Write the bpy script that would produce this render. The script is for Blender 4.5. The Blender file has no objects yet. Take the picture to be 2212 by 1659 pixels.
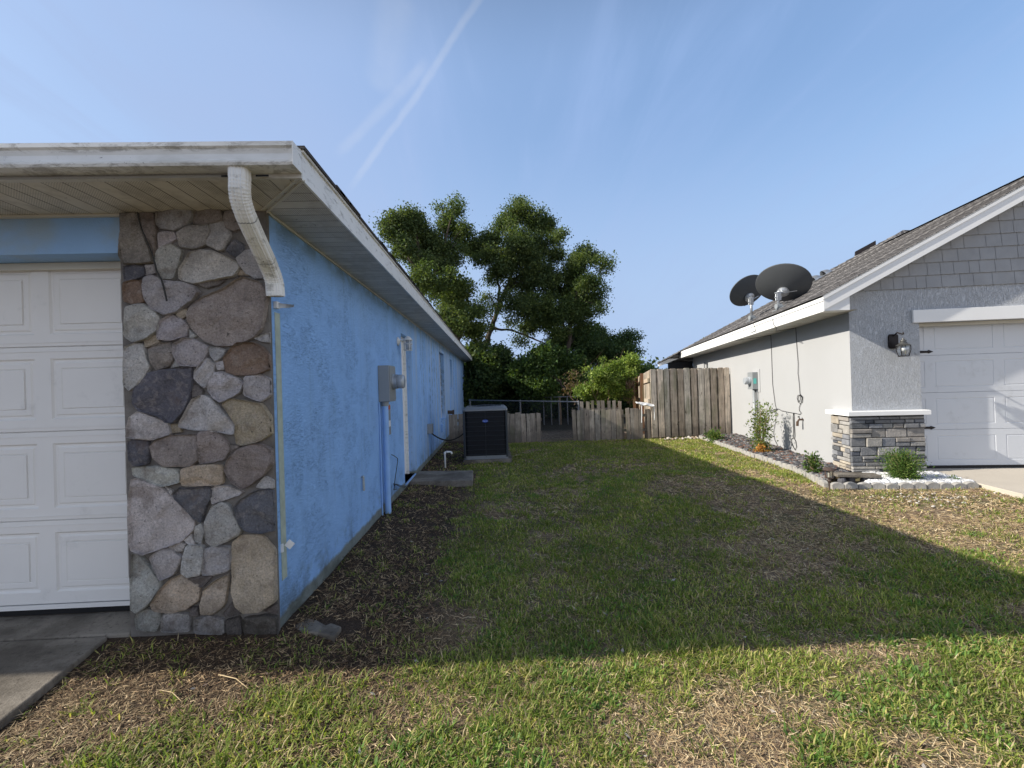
import bpy, bmesh, math, random
import numpy as np
from mathutils import Vector, Matrix
random.seed(7); RNG = np.random.default_rng(11)
SC = bpy.context.scene
COL = SC.collection

# ------------------------------------------------------------------ camera
FPX = 950.0
YAW = math.atan(36 / FPX); PIT = math.atan(2.4 / FPX); ROLL = .03
EYE = np.array([0, 0, 1.45])
CF = np.array([math.sin(YAW) * math.cos(PIT), math.cos(YAW) * math.cos(PIT), math.sin(PIT)])
R0 = np.array([math.cos(YAW), -math.sin(YAW), 0]); U0 = np.cross(R0, CF)
CR = R0 * math.cos(ROLL) - U0 * math.sin(ROLL); CU = R0 * math.sin(ROLL) + U0 * math.cos(ROLL)
cam = bpy.data.cameras.new('camera'); cam.lens = 36 * FPX / 2212; cam.sensor_width = 36
cam.clip_start = .05; cam.clip_end = 2000
camo = bpy.data.objects.new('camera', cam); COL.objects.link(camo)
camo.matrix_world = Matrix(((CR[0], CU[0], -CF[0], EYE[0]), (CR[1], CU[1], -CF[1], EYE[1]), (CR[2], CU[2], -CF[2], EYE[2]), (0, 0, 0, 1)))
SC.camera = camo

# ------------------------------------------------------------------ light, sky, exposure
SUN_EL = math.radians(30.2); SUN_AZ = math.radians(2.4)       # sun in the -X direction, a touch towards -Y
sdir = Vector((-math.cos(SUN_EL) * math.cos(SUN_AZ), -math.cos(SUN_EL) * math.sin(SUN_AZ), math.sin(SUN_EL)))
sl = bpy.data.lights.new('sun', 'SUN'); sl.energy = 5.0; sl.angle = math.radians(.55); sl.color = (1, .93, .82)
so = bpy.data.objects.new('sun', sl); COL.objects.link(so)
so.rotation_euler = (-sdir).to_track_quat('-Z', 'Y').to_euler()
wd = bpy.data.worlds.new('World'); SC.world = wd; wd.use_nodes = True
SC.view_settings.view_transform = 'Standard'; SC.view_settings.look = 'None'
SC.view_settings.exposure = 0.42; SC.view_settings.gamma = 1
SC.cycles.max_bounces = 6; SC.cycles.transparent_max_bounces = 12


class NT:
    """tiny node-tree builder"""
    def __init__(s, tree): s.t = tree; s.n = tree.nodes; s.l = tree.links
    def new(s, typ, props=None, **ins):
        nd = s.n.new(typ)
        for k, v in (props or {}).items(): setattr(nd, k, v)
        for k, v in ins.items(): s.put(nd, k, v)
        return nd
    def put(s, nd, k, v):
        key = int(k[1:]) if k[0] == '_' and k[1:].isdigit() else k.replace('_', ' ')
        sock = nd.inputs[key]
        if isinstance(v, bpy.types.NodeSocket): s.l.new(v, sock)
        elif isinstance(v, tuple) and len(v) == 3 and sock.type == 'RGBA': sock.default_value = (*v, 1)
        else: sock.default_value = v
    def math(s, op, a, b=0., c=None, clamp=False):
        nd = s.new('ShaderNodeMath', {'operation': op, 'use_clamp': clamp}, _0=a, _1=b)
        if c is not None: s.put(nd, '_2', c)
        return nd.outputs[0]
    def mix(s, f, a, b, mode='MIX'):
        nd = s.new('ShaderNodeMix', {'data_type': 'RGBA', 'blend_type': mode}, _0=f)
        s.put(nd, '_6', a); s.put(nd, '_7', b); return nd.outputs[2]
    def noise(s, vec, scale=5., detail=4., rough=.55, dist=0.):
        return s.new('ShaderNodeTexNoise', None, Vector=vec, Scale=scale, Detail=detail, Roughness=rough, Distortion=dist).outputs[0]
    def mapv(s, vec, scale=(1, 1, 1), rot=(0, 0, 0), loc=(0, 0, 0)):
        nd = s.new('ShaderNodeMapping', None, Vector=vec); nd.inputs['Scale'].default_value = scale
        nd.inputs['Rotation'].default_value = rot; nd.inputs['Location'].default_value = loc; return nd.outputs[0]
    def ramp(s, f, stops):
        nd = s.new('ShaderNodeValToRGB', None, _0=f); e = nd.color_ramp.elements
        while len(e) < len(stops): e.new(.5)
        for q, (p, c) in zip(e, stops):
            q.position = p; q.color = (c, c, c, 1) if isinstance(c, (int, float)) else (*c, 1)
        return nd.outputs[0]
    def sm(s, v, a, b, lo=0., hi=1.):
        nd = s.new('ShaderNodeMapRange', {'interpolation_type': 'SMOOTHSTEP'}, _0=v, _1=float(a), _2=float(b), _3=lo, _4=hi)
        return nd.outputs[0]


W = NT(wd.node_tree); bg = W.n['Background']
sky = W.new('ShaderNodeTexSky', {'sky_type': 'NISHITA', 'sun_disc': False, 'sun_elevation': SUN_EL, 'sun_rotation': math.radians(270) - SUN_AZ,
                                 'air_density': 1.0, 'dust_density': 1.6, 'ozone_density': 2.0})
tcw = W.new('ShaderNodeTexCoord').outputs['Generated']
sepw = W.new('ShaderNodeSeparateXYZ', None, _0=tcw)
up = W.math('MAXIMUM', sepw.outputs[2], 0.0)
den = W.math('ADD', up, .18)
px_ = W.math('DIVIDE', sepw.outputs[0], den); py_ = W.math('DIVIDE', sepw.outputs[1], den)
pl = W.new('ShaderNodeCombineXYZ', None, _0=px_, _1=py_).outputs[0]
cir = W.noise(W.mapv(pl, (1.1, .33, 1), (0, 0, .5)), 1.1, 6, .5, .6)
cir2 = W.noise(W.mapv(pl, (3.2, .55, 1), (0, 0, -.55)), 1.6, 7, .6, .9)
cirf = W.math('MULTIPLY_ADD', W.sm(cir2, .46, .74), .45, W.math('MULTIPLY', W.sm(cir, .40, .70), .7))
haze_l = W.sm(sepw.outputs[0], .55, -.75)                     # thicker thin-cloud veil towards the sun side
veil = W.math('MULTIPLY_ADD', cirf, .55, W.math('MULTIPLY', haze_l, .40))
hor = W.sm(sepw.outputs[2], .42, .0); veil = W.math('ADD', W.math('MULTIPLY_ADD', veil, .8, .42), W.math('MULTIPLY', hor, .50), clamp=True)


def ray(u, v): return CF * FPX + CR * (u - 1106) - CU * (v - 829.5)
def contrail(p, q, w, amp):
    a, b = ray(*p), ray(*q); n = np.cross(a, b); n /= np.linalg.norm(n); m = (a / np.linalg.norm(a) + b / np.linalg.norm(b)); m /= np.linalg.norm(m)
    d = W.new('ShaderNodeVectorMath', {'operation': 'DOT_PRODUCT'}, _0=tcw); d.inputs[1].default_value = tuple(n)
    wob = W.math('MULTIPLY_ADD', W.noise(tcw, 4., 5, .6), .03, -.015)
    dist = W.math('ABSOLUTE', W.math('ADD', d.outputs['Value'], wob))
    f = W.sm(dist, w, w * .15)
    m2 = W.new('ShaderNodeVectorMath', {'operation': 'DOT_PRODUCT'}, _0=tcw); m2.inputs[1].default_value = tuple(m)
    half = float(np.dot(m, a / np.linalg.norm(a)))
    g = W.sm(m2.outputs['Value'], half, half + (1 - half) * .5)
    nn = W.math('MULTIPLY_ADD', W.noise(tcw, 30., 4, .6), .9, .35)
    return W.math('MULTIPLY', W.math('MULTIPLY', W.math('MULTIPLY', f, g), nn), amp)
ct = W.math('ADD', contrail((1075, -60), (745, 420), .0095, .26), contrail((930, 120), (720, 340), .014, .19))
ct = W.math('ADD', ct, contrail((860, -40), (820, 210), .045, .14))
base = W.mix(1., sky.outputs[0], (.98, 1.14, 1.18), 'MULTIPLY')
gray = W.new('ShaderNodeRGBToBW', None, _0=sky.outputs[0]).outputs[0]
white = W.mix(1., (4.6, 5.75, 7.7), W.new('ShaderNodeCombineXYZ', None, _0=1., _1=1., _2=1.).outputs[0], 'MULTIPLY')
skyc = W.mix(veil, base, W.mix(W.sm(sepw.outputs[0], .5, -.7), (1.66, 2.46, 4.15), (2.05, 2.72, 4.15)))
skyc = W.mix(W.sm(sepw.outputs[2], .55, .08, 0., .85), skyc, (2.35, 3.08, 4.35))
skyc = W.mix(ct, skyc, (3.6, 3.9, 4.5))
zen = W.sm(sepw.outputs[2], .56, .88, 1., .30)      # sky deepens towards the zenith
skyc = W.mix(1., skyc, W.new('ShaderNodeCombineXYZ', None, _0=zen, _1=zen, _2=zen).outputs[0], 'MULTIPLY')
sd_ = W.new('ShaderNodeVectorMath', {'operation': 'DOT_PRODUCT'}, _0=tcw); sd_.inputs[1].default_value = tuple(sdir)
glow = W.math('POWER', W.math('MAXIMUM', sd_.outputs['Value'], 0.), 22.)      # aureole of thin cloud round the sun, added as fill for the shade
skyc = W.mix(1., skyc, W.mix(glow, (0., 0., 0.), (4.5, 4.0, 3.2)), 'ADD')
bk_ = W.new('ShaderNodeVectorMath', {'operation': 'DOT_PRODUCT'}, _0=tcw); bk_.inputs[1].default_value = (.62, -.78, .1)
back = W.math('MULTIPLY', W.sm(bk_.outputs['Value'], .02, .55), W.math('MULTIPLY', W.sm(sepw.outputs[2], -.05, .1), W.sm(sepw.outputs[2], .68, .38)))   # bright white sky patch added unseen behind the viewer to fill shaded faces
skyc = W.mix(W.math('MULTIPLY', back, .8), skyc, (5.5, 5.7, 6.3))
W.l.new(skyc, bg.inputs[0]); bg.inputs[1].default_value = .15

# ------------------------------------------------------------------ image-to-world helpers (2212 x 1659 picture units)
def on(u, v, p, n):
    d = ray(u, v); n = np.array(n, float); t = np.dot(np.array(p, float) - EYE, n) / np.dot(d, n); return EYE + t * d
def AX(u, v, x=0.): return on(u, v, (x, 0, 0), (1, 0, 0))
def AY(u, v, y=0.): return on(u, v, (0, y, 0), (0, 1, 0))
def AZ(u, v, z=0.): return on(u, v, (0, 0, z), (0, 0, 1))

# ------------------------------------------------------------------ materials
def material(name, col, rough=.8, metal=0., attr=False, var=.12, vscale=3., bump=0., bscale=40., spec=.3, extra=None, detail=5., trans=0.):
    m = bpy.data.materials.new(name); m.use_nodes = True; N = NT(m.node_tree); b = N.n['Principled BSDF']
    b.inputs['Roughness'].default_value = rough; b.inputs['Metallic'].default_value = metal
    b.inputs['Specular IOR Level'].default_value = spec
    oc = N.new('ShaderNodeTexCoord').outputs['Object']
    nz = N.noise(oc, vscale, detail)
    f = N.new('ShaderNodeMapRange', None, _0=nz, _1=.25, _2=.75, _3=1 - var, _4=1 + var).outputs[0]
    if attr:
        a = N.new('ShaderNodeAttribute', {'attribute_name': 'Col'}).outputs[0]
        c = N.mix(1., a, (col if isinstance(col, tuple) else (1, 1, 1)), 'MULTIPLY')
    else:
        c = N.new('ShaderNodeRGB').outputs[0]; c.default_value = (*col, 1)
    c = N.mix(1., c, N.new('ShaderNodeCombineXYZ', None, _0=f, _1=f, _2=f).outputs[0], 'MULTIPLY')
    h = None
    if bump: h = N.math('MULTIPLY', N.noise(oc, bscale, 4, .6), 1.)
    if extra:
        r = extra(N, oc, c, h); c, h = r[0], r[1]
        if len(r) > 2: N.l.new(r[2], b.inputs['Roughness'])
    N.l.new(c, b.inputs['Base Color'])
    if h is not None:
        bp = N.new('ShaderNodeBump', None, Height=h, Distance=bump if bump else .01); bp.inputs['Strength'].default_value = 1.
        N.l.new(bp.outputs[0], b.inputs['Normal'])
    if trans:
        tr = N.new('ShaderNodeBsdfTranslucent', None, Color=N.mix(1., c, (1.5, 1.6, .6), 'MULTIPLY'))
        mx = N.new('ShaderNodeMixShader', None, _0=trans, _1=b.outputs[0], _2=tr.outputs[0])
        N.l.new(mx.outputs[0], N.n['Material Output'].inputs[0])
    return m


def ex_blue(N, oc, c, h):
    # skip-trowel stucco: short curved ridges, long streaks, fine sand; algae and rain streaks that belong to the paint
    sp = N.new('ShaderNodeSeparateXYZ', None, _0=oc)
    w1 = N.noise(N.mapv(oc, (9, 9, 34), (.25, 0, 0)), 2.5, 5, .6, 1.6)
    r1 = N.math('POWER', N.math('SUBTRACT', 1., N.math('ABSOLUTE', N.math('MULTIPLY_ADD', w1, 4., -2.))), 3., clamp=True)
    crk = N.noise(N.mapv(oc, (5, 5, 24), (.35, 0, 0)), 1.3, 6, .62, 2.2)
    crm = N.sm(N.math('ABSOLUTE', N.math('SUBTRACT', crk, .5)), .011, .0)
    msk = N.sm(N.noise(oc, 3.1, 4), .44, .56)
    crm = N.math('MULTIPLY', crm, msk)
    fade = N.noise(oc, .8, 4)
    c = N.mix(N.sm(fade, .40, .68), c, N.mix(.12, c, (.40, .56, .80)))
    c = N.mix(N.math('MULTIPLY', N.sm(N.noise(N.mapv(oc, (14, 14, 1.2)), 1.0, 5, .6), .52, .70), .12), c, (.13, .22, .36))
    c = N.mix(N.math('MULTIPLY', crm, .38), c, (.05, .075, .11))
    st = N.noise(N.mapv(oc, (3.1, 3.1, .14)), 2.2, 5, .62)
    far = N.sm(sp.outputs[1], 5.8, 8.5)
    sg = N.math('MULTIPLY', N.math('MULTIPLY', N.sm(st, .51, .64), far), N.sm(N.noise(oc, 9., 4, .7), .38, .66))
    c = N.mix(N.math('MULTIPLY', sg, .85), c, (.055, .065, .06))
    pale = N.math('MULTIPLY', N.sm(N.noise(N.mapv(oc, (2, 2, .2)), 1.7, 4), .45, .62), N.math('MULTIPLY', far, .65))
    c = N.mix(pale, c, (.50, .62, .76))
    # mildew line right below the soffit, bare strip of masonry and dirt near the footing
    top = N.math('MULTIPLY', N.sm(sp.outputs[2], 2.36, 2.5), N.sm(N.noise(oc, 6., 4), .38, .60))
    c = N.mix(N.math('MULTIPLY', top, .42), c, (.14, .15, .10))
    lo = N.math('MULTIPLY_ADD', N.noise(oc, 7., 4), .08, sp.outputs[2])
    c = N.mix(N.sm(lo, .185, .15, 0., .9), c, (.24, .25, .19))
    dirt = N.math('MULTIPLY', N.sm(sp.outputs[2], .42, .10), N.sm(N.noise(oc, 5., 5, .65), .40, .66))
    c = N.mix(N.math('MULTIPLY', dirt, .6), c, (.09, .10, .08))
    hh = N.math('ADD', N.math('MULTIPLY', r1, .55), N.math('MULTIPLY', N.noise(oc, 190., 3, .6), .45))
    hh = N.math('ADD', hh, N.math('MULTIPLY', crm, -.8))
    return c, hh

def ex_blue_front(N, oc, c, h):
    c = N.mix(N.sm(N.noise(oc, 2.2, 4), .42, .66), c, (.33, .44, .55))
    return c, N.noise(oc, 120., 5, .7)

def ex_knock(N, oc, c, h):
    # heavy vertical squiggle texture of the grey front wall
    w = N.noise(N.mapv(oc, (34, 34, 9)), 1., 3, .5, 2.6)
    r = N.sm(N.math('ABSOLUTE', N.math('SUBTRACT', w, .5)), .09, .0)
    return c, N.math('ADD', r, N.math('MULTIPLY', N.noise(oc, 200., 2), .15))

def ex_fine(N, oc, c, h):
    return c, N.math('ADD', N.noise(oc, 160., 3, .6), N.math('MULTIPLY', N.noise(oc, 12., 3), .5))

def ex_rock(N, oc, c, h):
    n = N.noise(oc, 24., 6, .68, .4)
    c = N.mix(N.sm(n, .50, .60, 0., .45), c, N.mix(.5, c, (.55, .48, .43)))
    fg = N.noise(oc, 85., 6, .85)
    fv = N.new('ShaderNodeMapRange', None, _0=fg, _1=.32, _2=.68, _3=.55, _4=1.4).outputs[0]
    c = N.mix(1., c, N.new('ShaderNodeCombineXYZ', None, _0=fv, _1=fv, _2=fv).outputs[0], 'MULTIPLY')
    c = N.mix(N.sm(N.noise(oc, 7.5, 5, .6), .54, .70, 0., .45), c, (.15, .10, .07))
    c = N.mix(N.sm(N.noise(N.mapv(oc, (1, 1, 1), (0, 0, 0), (3, 1, 7)), 5., 6, .7), .54, .66, 0., .35), c, (.14, .125, .12))
    c = N.mix(N.sm(N.noise(oc, 62., 4, .7), .60, .70, 0., .8), c, (.035, .03, .03))
    hh = N.math('ADD', N.math('MULTIPLY', n, .8), N.math('MULTIPLY', N.noise(oc, 110., 5, .8), .75))
    hh = N.math('ADD', hh, N.math('MULTIPLY', N.noise(oc, 9., 4, .5, 1.2), 1.3))
    sp = N.new('ShaderNodeSeparateXYZ', None, _0=oc)
    damp = N.math('MULTIPLY', N.sm(N.math('MULTIPLY_ADD', N.noise(oc, 5., 4), .25, sp.outputs[2]), .46, .22), .65)
    c = N.mix(damp, c, N.mix(.72, c, (.02, .017, .014)))
    return c, hh

def ex_conc(N, oc, c, h):
    c = N.mix(N.sm(N.noise(oc, 1.6, 6, .7), .40, .60, 0., .85), c, N.mix(.7, c, (.07, .058, .045)))
    c = N.mix(N.sm(N.noise(oc, 34., 4, .75), .54, .68, 0., .7), c, (.09, .075, .06))
    c = N.mix(N.sm(N.noise(N.mapv(oc, (1, 3, 1)), .9, 5, .65), .48, .60, 0., .7), c, N.mix(.6, c, (.05, .04, .03)))
    return c, N.math('ADD', N.noise(oc, 60., 5, .75), N.math('MULTIPLY', N.noise(oc, 7., 3), .7))

def ex_wood(N, oc, c, h):
    g = N.noise(N.mapv(oc, (17, 17, 1.1)), 2.0, 6, .7, .6)
    c = N.mix(N.sm(g, .42, .64, 0., .75), c, N.mix(.6, c, (.075, .06, .05)))
    sp = N.new('ShaderNodeSeparateXYZ', None, _0=oc)
    k = N.sm(N.noise(N.mapv(oc, (11, 11, 4.5), (0, 0, .3)), 1.5, 3), .66, .72, 0., .8)
    c = N.mix(k, c, (.05, .03, .02))
    c = N.mix(N.math('MULTIPLY', N.sm(N.noise(N.mapv(oc, (3, 3, .8)), 1.4, 5), .50, .64), .45), c, (.17, .18, .10))
    c = N.mix(N.math('MULTIPLY', N.sm(N.math('MULTIPLY_ADD', N.noise(oc, 7., 4), .7, sp.outputs[2]), .85, .42), .5), c, (.075, .06, .055))
    return c, g

def ex_shingle(N, oc, c, h):
    uv = N.new('ShaderNodeUVMap').outputs[0]
    br = N.new('ShaderNodeTexBrick', {'offset': .37, 'offset_frequency': 2}, Vector=uv, Color1=(.36, .34, .33), Color2=(1.35, 1.3, 1.25), Mortar=(.30, .28, .27), Scale=1.)
    br.inputs['Brick Width'].default_value = .31; br.inputs['Row Height'].default_value = .142; br.inputs['Mortar Size'].default_value = .006
    br.inputs['Bias'].default_value = -.1
    n = N.noise(N.mapv(uv, (.9, 6, 1)), 2.6, 5, .72)
    c = N.mix(1., c, br.outputs[0], 'MULTIPLY'); c = N.mix(N.sm(n, .46, .66, 0., .85), c, (.37, .355, .345))
    c = N.mix(N.sm(N.noise(N.mapv(uv, (1.1, 7, 1)), 2.9, 4, .7), .50, .60, 0., .9), c, (.03, .028, .028))
    return c, N.math('ADD', N.noise(oc, 130., 3, .7), N.math('MULTIPLY', br.outputs[1], -1.5))

def ex_dirty(N, oc, c, h):
    # rain and mildew on white painted metal
    s1 = N.sm(N.noise(N.mapv(oc, (7, 7, 22)), 1.2, 6, .72), .53, .68)
    c = N.mix(N.math('MULTIPLY', s1, .55), c, (.20, .19, .16))
    s2 = N.sm(N.noise(oc, 26., 5, .75, .4), .64, .70)
    c = N.mix(N.math('MULTIPLY', s2, .8), c, (.07, .06, .045))
    return c, N.math('MULTIPLY', N.noise(oc, 9., 3), 1.)

def ex_gutter(N, oc, c, h):
    sp = N.new('ShaderNodeSeparateXYZ', None, _0=oc)
    band = N.math('ADD', N.sm(sp.outputs[2], 2.592, 2.612), N.sm(sp.outputs[2], 2.56, 2.54), clamp=True)
    s1 = N.sm(N.noise(N.mapv(oc, (5, 5, 14)), 1.6, 6, .75, .6), .46, .64)
    c = N.mix(N.math('MULTIPLY', N.math('MULTIPLY', band, s1), .62), c, (.17, .15, .125))
    s2 = N.sm(N.noise(oc, 30., 5, .75, .5), .60, .68)
    sc = N.sm(N.noise(oc, 2.3, 3), .46, .60)
    c = N.mix(N.math('MULTIPLY', N.math('MULTIPLY', s2, sc), .75), c, (.06, .05, .035))
    c = N.mix(N.sm(N.noise(N.mapv(oc, (1.2, 1, 3)), 2., 5), .44, .66, 0., .5), c, (.42, .41, .37))
    return c, None

def ex_soffit(axis):
    def f(N, oc, c, h):
        sp = N.new('ShaderNodeSeparateXYZ', None, _0=oc); a = sp.outputs[axis]; o = sp.outputs[1 - axis]
        m = N.math('MODULO', N.math('ADD', a, 50.), .1)
        ln = N.sm(N.math('ABSOLUTE', N.math('SUBTRACT', m, .05)), .046, .049)
        d1 = N.sm(N.math('ABSOLUTE', N.math('SUBTRACT', N.math('MODULO', N.math('ADD', a, 50.), .0135), .0067)), .0035, .0015)
        d2 = N.sm(N.math('ABSOLUTE', N.math('SUBTRACT', N.math('MODULO', N.math('ADD', o, 50.), .0125), .0062)), .0035, .0015)
        third = N.sm(N.math('MODULO', N.math('ADD', a, 50.), .3), .1, .105)
        dot = N.math('MULTIPLY', N.math('MULTIPLY', d1, d2), third)
        c = N.mix(N.math('MULTIPLY', dot, .8), c, (.03, .025, .02))
        c = N.mix(N.math('MULTIPLY', ln, .8), c, (.10, .09, .07))
        c = N.mix(N.sm(N.noise(oc, 5., 5, .7), .44, .66, 0., .4), c, (.26, .23, .18))
        c = N.mix(N.math('MULTIPLY', N.sm(N.noise(oc, 18., 5, .8, .6), .62, .70), .6), c, (.06, .05, .04))
        return c, N.math('MULTIPLY', ln, -1.)
    return f

def ex_ground(N, oc, c, h):
    sp = N.new('ShaderNodeSeparateXYZ', None, _0=oc)
    n1 = N.noise(oc, 1.1, 5, .6); n2 = N.noise(oc, 14., 6, .75); n3 = N.noise(oc, 90., 4, .8)
    soil = N.ramp(n2, [(.30, (.11, .077, .05)), (.5, (.26, .19, .125)), (.68, (.42, .32, .22))])
    grn = N.ramp(n3, [(.32, (.05, .052, .022)), (.55, (.13, .13, .055)), (.75, (.30, .25, .14))])
    c = N.mix(N.sm(n1, .42, .58, 0., .75), soil, grn)
    c = N.mix(N.sm(n3, .62, .75, 0., .5), c, (.34, .27, .19))
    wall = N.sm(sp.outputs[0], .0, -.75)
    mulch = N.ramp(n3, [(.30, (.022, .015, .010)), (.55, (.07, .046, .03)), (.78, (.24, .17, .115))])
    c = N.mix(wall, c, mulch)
    sand = N.math('MULTIPLY', N.sm(sp.outputs[1], 11.2, 11.9), N.sm(n1, .30, .5))
    c = N.mix(sand, c, N.ramp(n2, [(.38, (.05, .038, .028)), (.62, (.34, .27, .21))]))
    c = N.mix(N.sm(sp.outputs[1], 13., 15.5), c, N.ramp(n2, [(.4, (.02, .018, .012)), (.7, (.08, .065, .045))]))
    return c, N.math('ADD', N.math('MULTIPLY', n3, .5), n2)

def ex_door(N, oc, c, h):
    c = N.mix(N.sm(N.noise(oc, 3.2, 5, .7), .56, .72, 0., .25), c, (.34, .34, .33))
    return c, N.noise(N.mapv(oc, (6, 6, 60)), 9., 3, .6)

M = {}
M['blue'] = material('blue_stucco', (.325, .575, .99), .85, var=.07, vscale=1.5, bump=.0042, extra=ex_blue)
M['blue_front'] = material('blue_front_stucco', (.29, .48, .76), .85, var=.06, vscale=2., bump=.004, extra=ex_blue_front)
M['blue_paint'] = material('blue_paint', (.30, .50, .84), .6, var=.1, vscale=8)
M['grey_stucco'] = material('grey_stucco', (.395, .40, .405), .9, var=.035, vscale=1.2, bump=.0012, extra=ex_fine)
M['grey_rough'] = material('grey_textured_stucco', (.47, .49, .52), .85, var=.04, vscale=1.2, bump=.0048, extra=ex_knock)
M['stone'] = material('field_stone', None, .88, attr=True, var=.22, vscale=9., bump=.02, extra=ex_rock)
M['ledge'] = material('ledge_stone', None, .85, attr=True, var=.25, vscale=11., bump=.008, bscale=38.)
M['mortar'] = material('mortar', (.17, .155, .14), .95, var=.35, vscale=9., bump=.014, bscale=45.)
M['dark_mortar'] = material('dark_mortar', (.05, .05, .05), .95)
M['white'] = material('white_paint', (.80, .80, .79), .5, var=.03)
M['white_door'] = material('white_garage_door', (.76, .745, .72), .5, var=.04, vscale=1.5, bump=.0006, extra=ex_door)
M['grey_door'] = material('grey_garage_door', (.60, .62, .65), .5, var=.03, vscale=1.5, bump=.0006, extra=ex_door)
M['gutter'] = material('weathered_gutter', (.74, .74, .72), .4, var=.06, vscale=5., extra=ex_gutter)
M['dirty_white'] = material('weathered_white', (.78, .78, .76), .45, var=.06, vscale=4., bump=.001, extra=ex_dirty)
M['soffx'] = material('soffit_vinyl_a', (.60, .56, .47), .6, var=.06, bump=.004, extra=ex_soffit(0))
M['soffy'] = material('soffit_vinyl_b', (.58, .56, .51), .6, var=.06, bump=.004, extra=ex_soffit(1))
M['trimcream'] = material('cream_trim', (.58, .55, .47), .5, var=.06)
M['shingle'] = material('asphalt_shingles', (.165, .165, .172), .95, var=.2, vscale=4, bump=.006, extra=ex_shingle)
M['shake'] = material('grey_shake', (.31, .315, .325), .8, attr=False, var=.10, vscale=5, bump=.002, bscale=60)
M['conc'] = material('old_concrete', (.27, .24, .20), .92, var=.16, vscale=2.2, bump=.006, extra=ex_conc)
M['conc_new'] = material('pale_concrete', (.50, .45, .38), .9, var=.08, vscale=1.5, bump=.002, bscale=80)
M['edging'] = material('edging_concrete', (.37, .355, .33), .92, var=.30, vscale=9., bump=.004, bscale=60)
M['wood'] = material('weathered_wood', (1.14, 1.03, .90), .9, attr=True, var=.2, vscale=6., bump=.004, extra=ex_wood)
M['metal'] = material('grey_metal', (.30, .32, .33), .45, .2, var=.06)
M['fence_metal'] = material('dull_zinc', (.24, .25, .26), .5, .5, var=.15, vscale=20)
M['galv'] = material('galvanised', (.48, .50, .52), .38, .7, var=.12, vscale=20)
M['glassy'] = material('meter_glass', (.42, .45, .48), .12, .1, spec=.7)
M['dish'] = material('dish_grey', (.085, .09, .095), .5, var=.06)
M['black'] = material('black_plastic', (.012, .012, .013), .45)
M['black_metal'] = material('black_lantern_metal', (.022, .018, .018), .35, .4)
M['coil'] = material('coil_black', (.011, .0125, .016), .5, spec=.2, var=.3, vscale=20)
M['acgrey'] = material('ac_cabinet_grey', (.24, .255, .27), .4, .2)
M['wire'] = material('wire_guard', (.06, .07, .08), .4, .3)
M['bronze'] = material('bronze_plastic', (.085, .06, .05), .5)
M['teal'] = material('teal_sticker', (.14, .55, .50), .6)
M['orange'] = material('orange_tag', (.60, .12, .03), .6)
M['badge'] = material('blue_badge', (.02, .08, .42), .35)
M['pewter'] = material('aged_pewter', (.13, .13, .125), .32, .6, var=.3, vscale=30)
M['brass'] = material('brass', (.13, .085, .06), .4, .6, var=.25, vscale=40)
M['tape'] = material('old_adhesive', (.40, .45, .38), .85, var=.18, vscale=16)
M['ground'] = material('lawn_soil', (.1, .1, .1), .97, var=.15, bump=.015, extra=ex_ground)
M['blade'] = material('grass_blades', None, .6, attr=True, var=.15, vscale=2., trans=.40)
M['straw'] = material('dry_straw', None, .8, attr=True, var=.15, vscale=4.)
M['leaf'] = material('leaves', None, .6, attr=True, var=.2, vscale=1.5, trans=.30, spec=.2)
M['bark'] = material('bark', (.085, .066, .052), .95, var=.35, vscale=5., bump=.02, bscale=14.)
M['twig'] = material('pale_twig', (.24, .17, .11), .9, var=.3, vscale=9.)
M['rock'] = material('loose_rock', None, .9, attr=True, var=.25, vscale=14., bump=.004, bscale=60)
M['glass'] = material('window_glass', (.03, .035, .04), .08, spec=.8)
g = bpy.data.materials.new('lantern_glass'); g.use_nodes = True; Gn = NT(g.node_tree)
tb = Gn.new('ShaderNodeBsdfTransparent', None, Color=(.93, .95, .95)); gb = Gn.new('ShaderNodeBsdfGlossy', None, Color=(1., 1., 1.), Roughness=.08)
Gn.l.new(Gn.new('ShaderNodeMixShader', None, _0=.16, _1=tb.outputs[0], _2=gb.outputs[0]).outputs[0], Gn.n['Material Output'].inputs[0]); M['clear'] = g

# ------------------------------------------------------------------ object helpers
def tag(o, label=None, cat=None, group=None, kind=None):
    if label: o['label'] = label
    if cat: o['category'] = cat
    if group: o['group'] = group
    if kind: o['kind'] = kind
    return o

def thing(name, label, cat, loc=(0, 0, 0), group=None):
    o = bpy.data.objects.new(name, None); COL.objects.link(o); o.location = loc; o.empty_display_size = .1
    return tag(o, label, cat, group)


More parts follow.
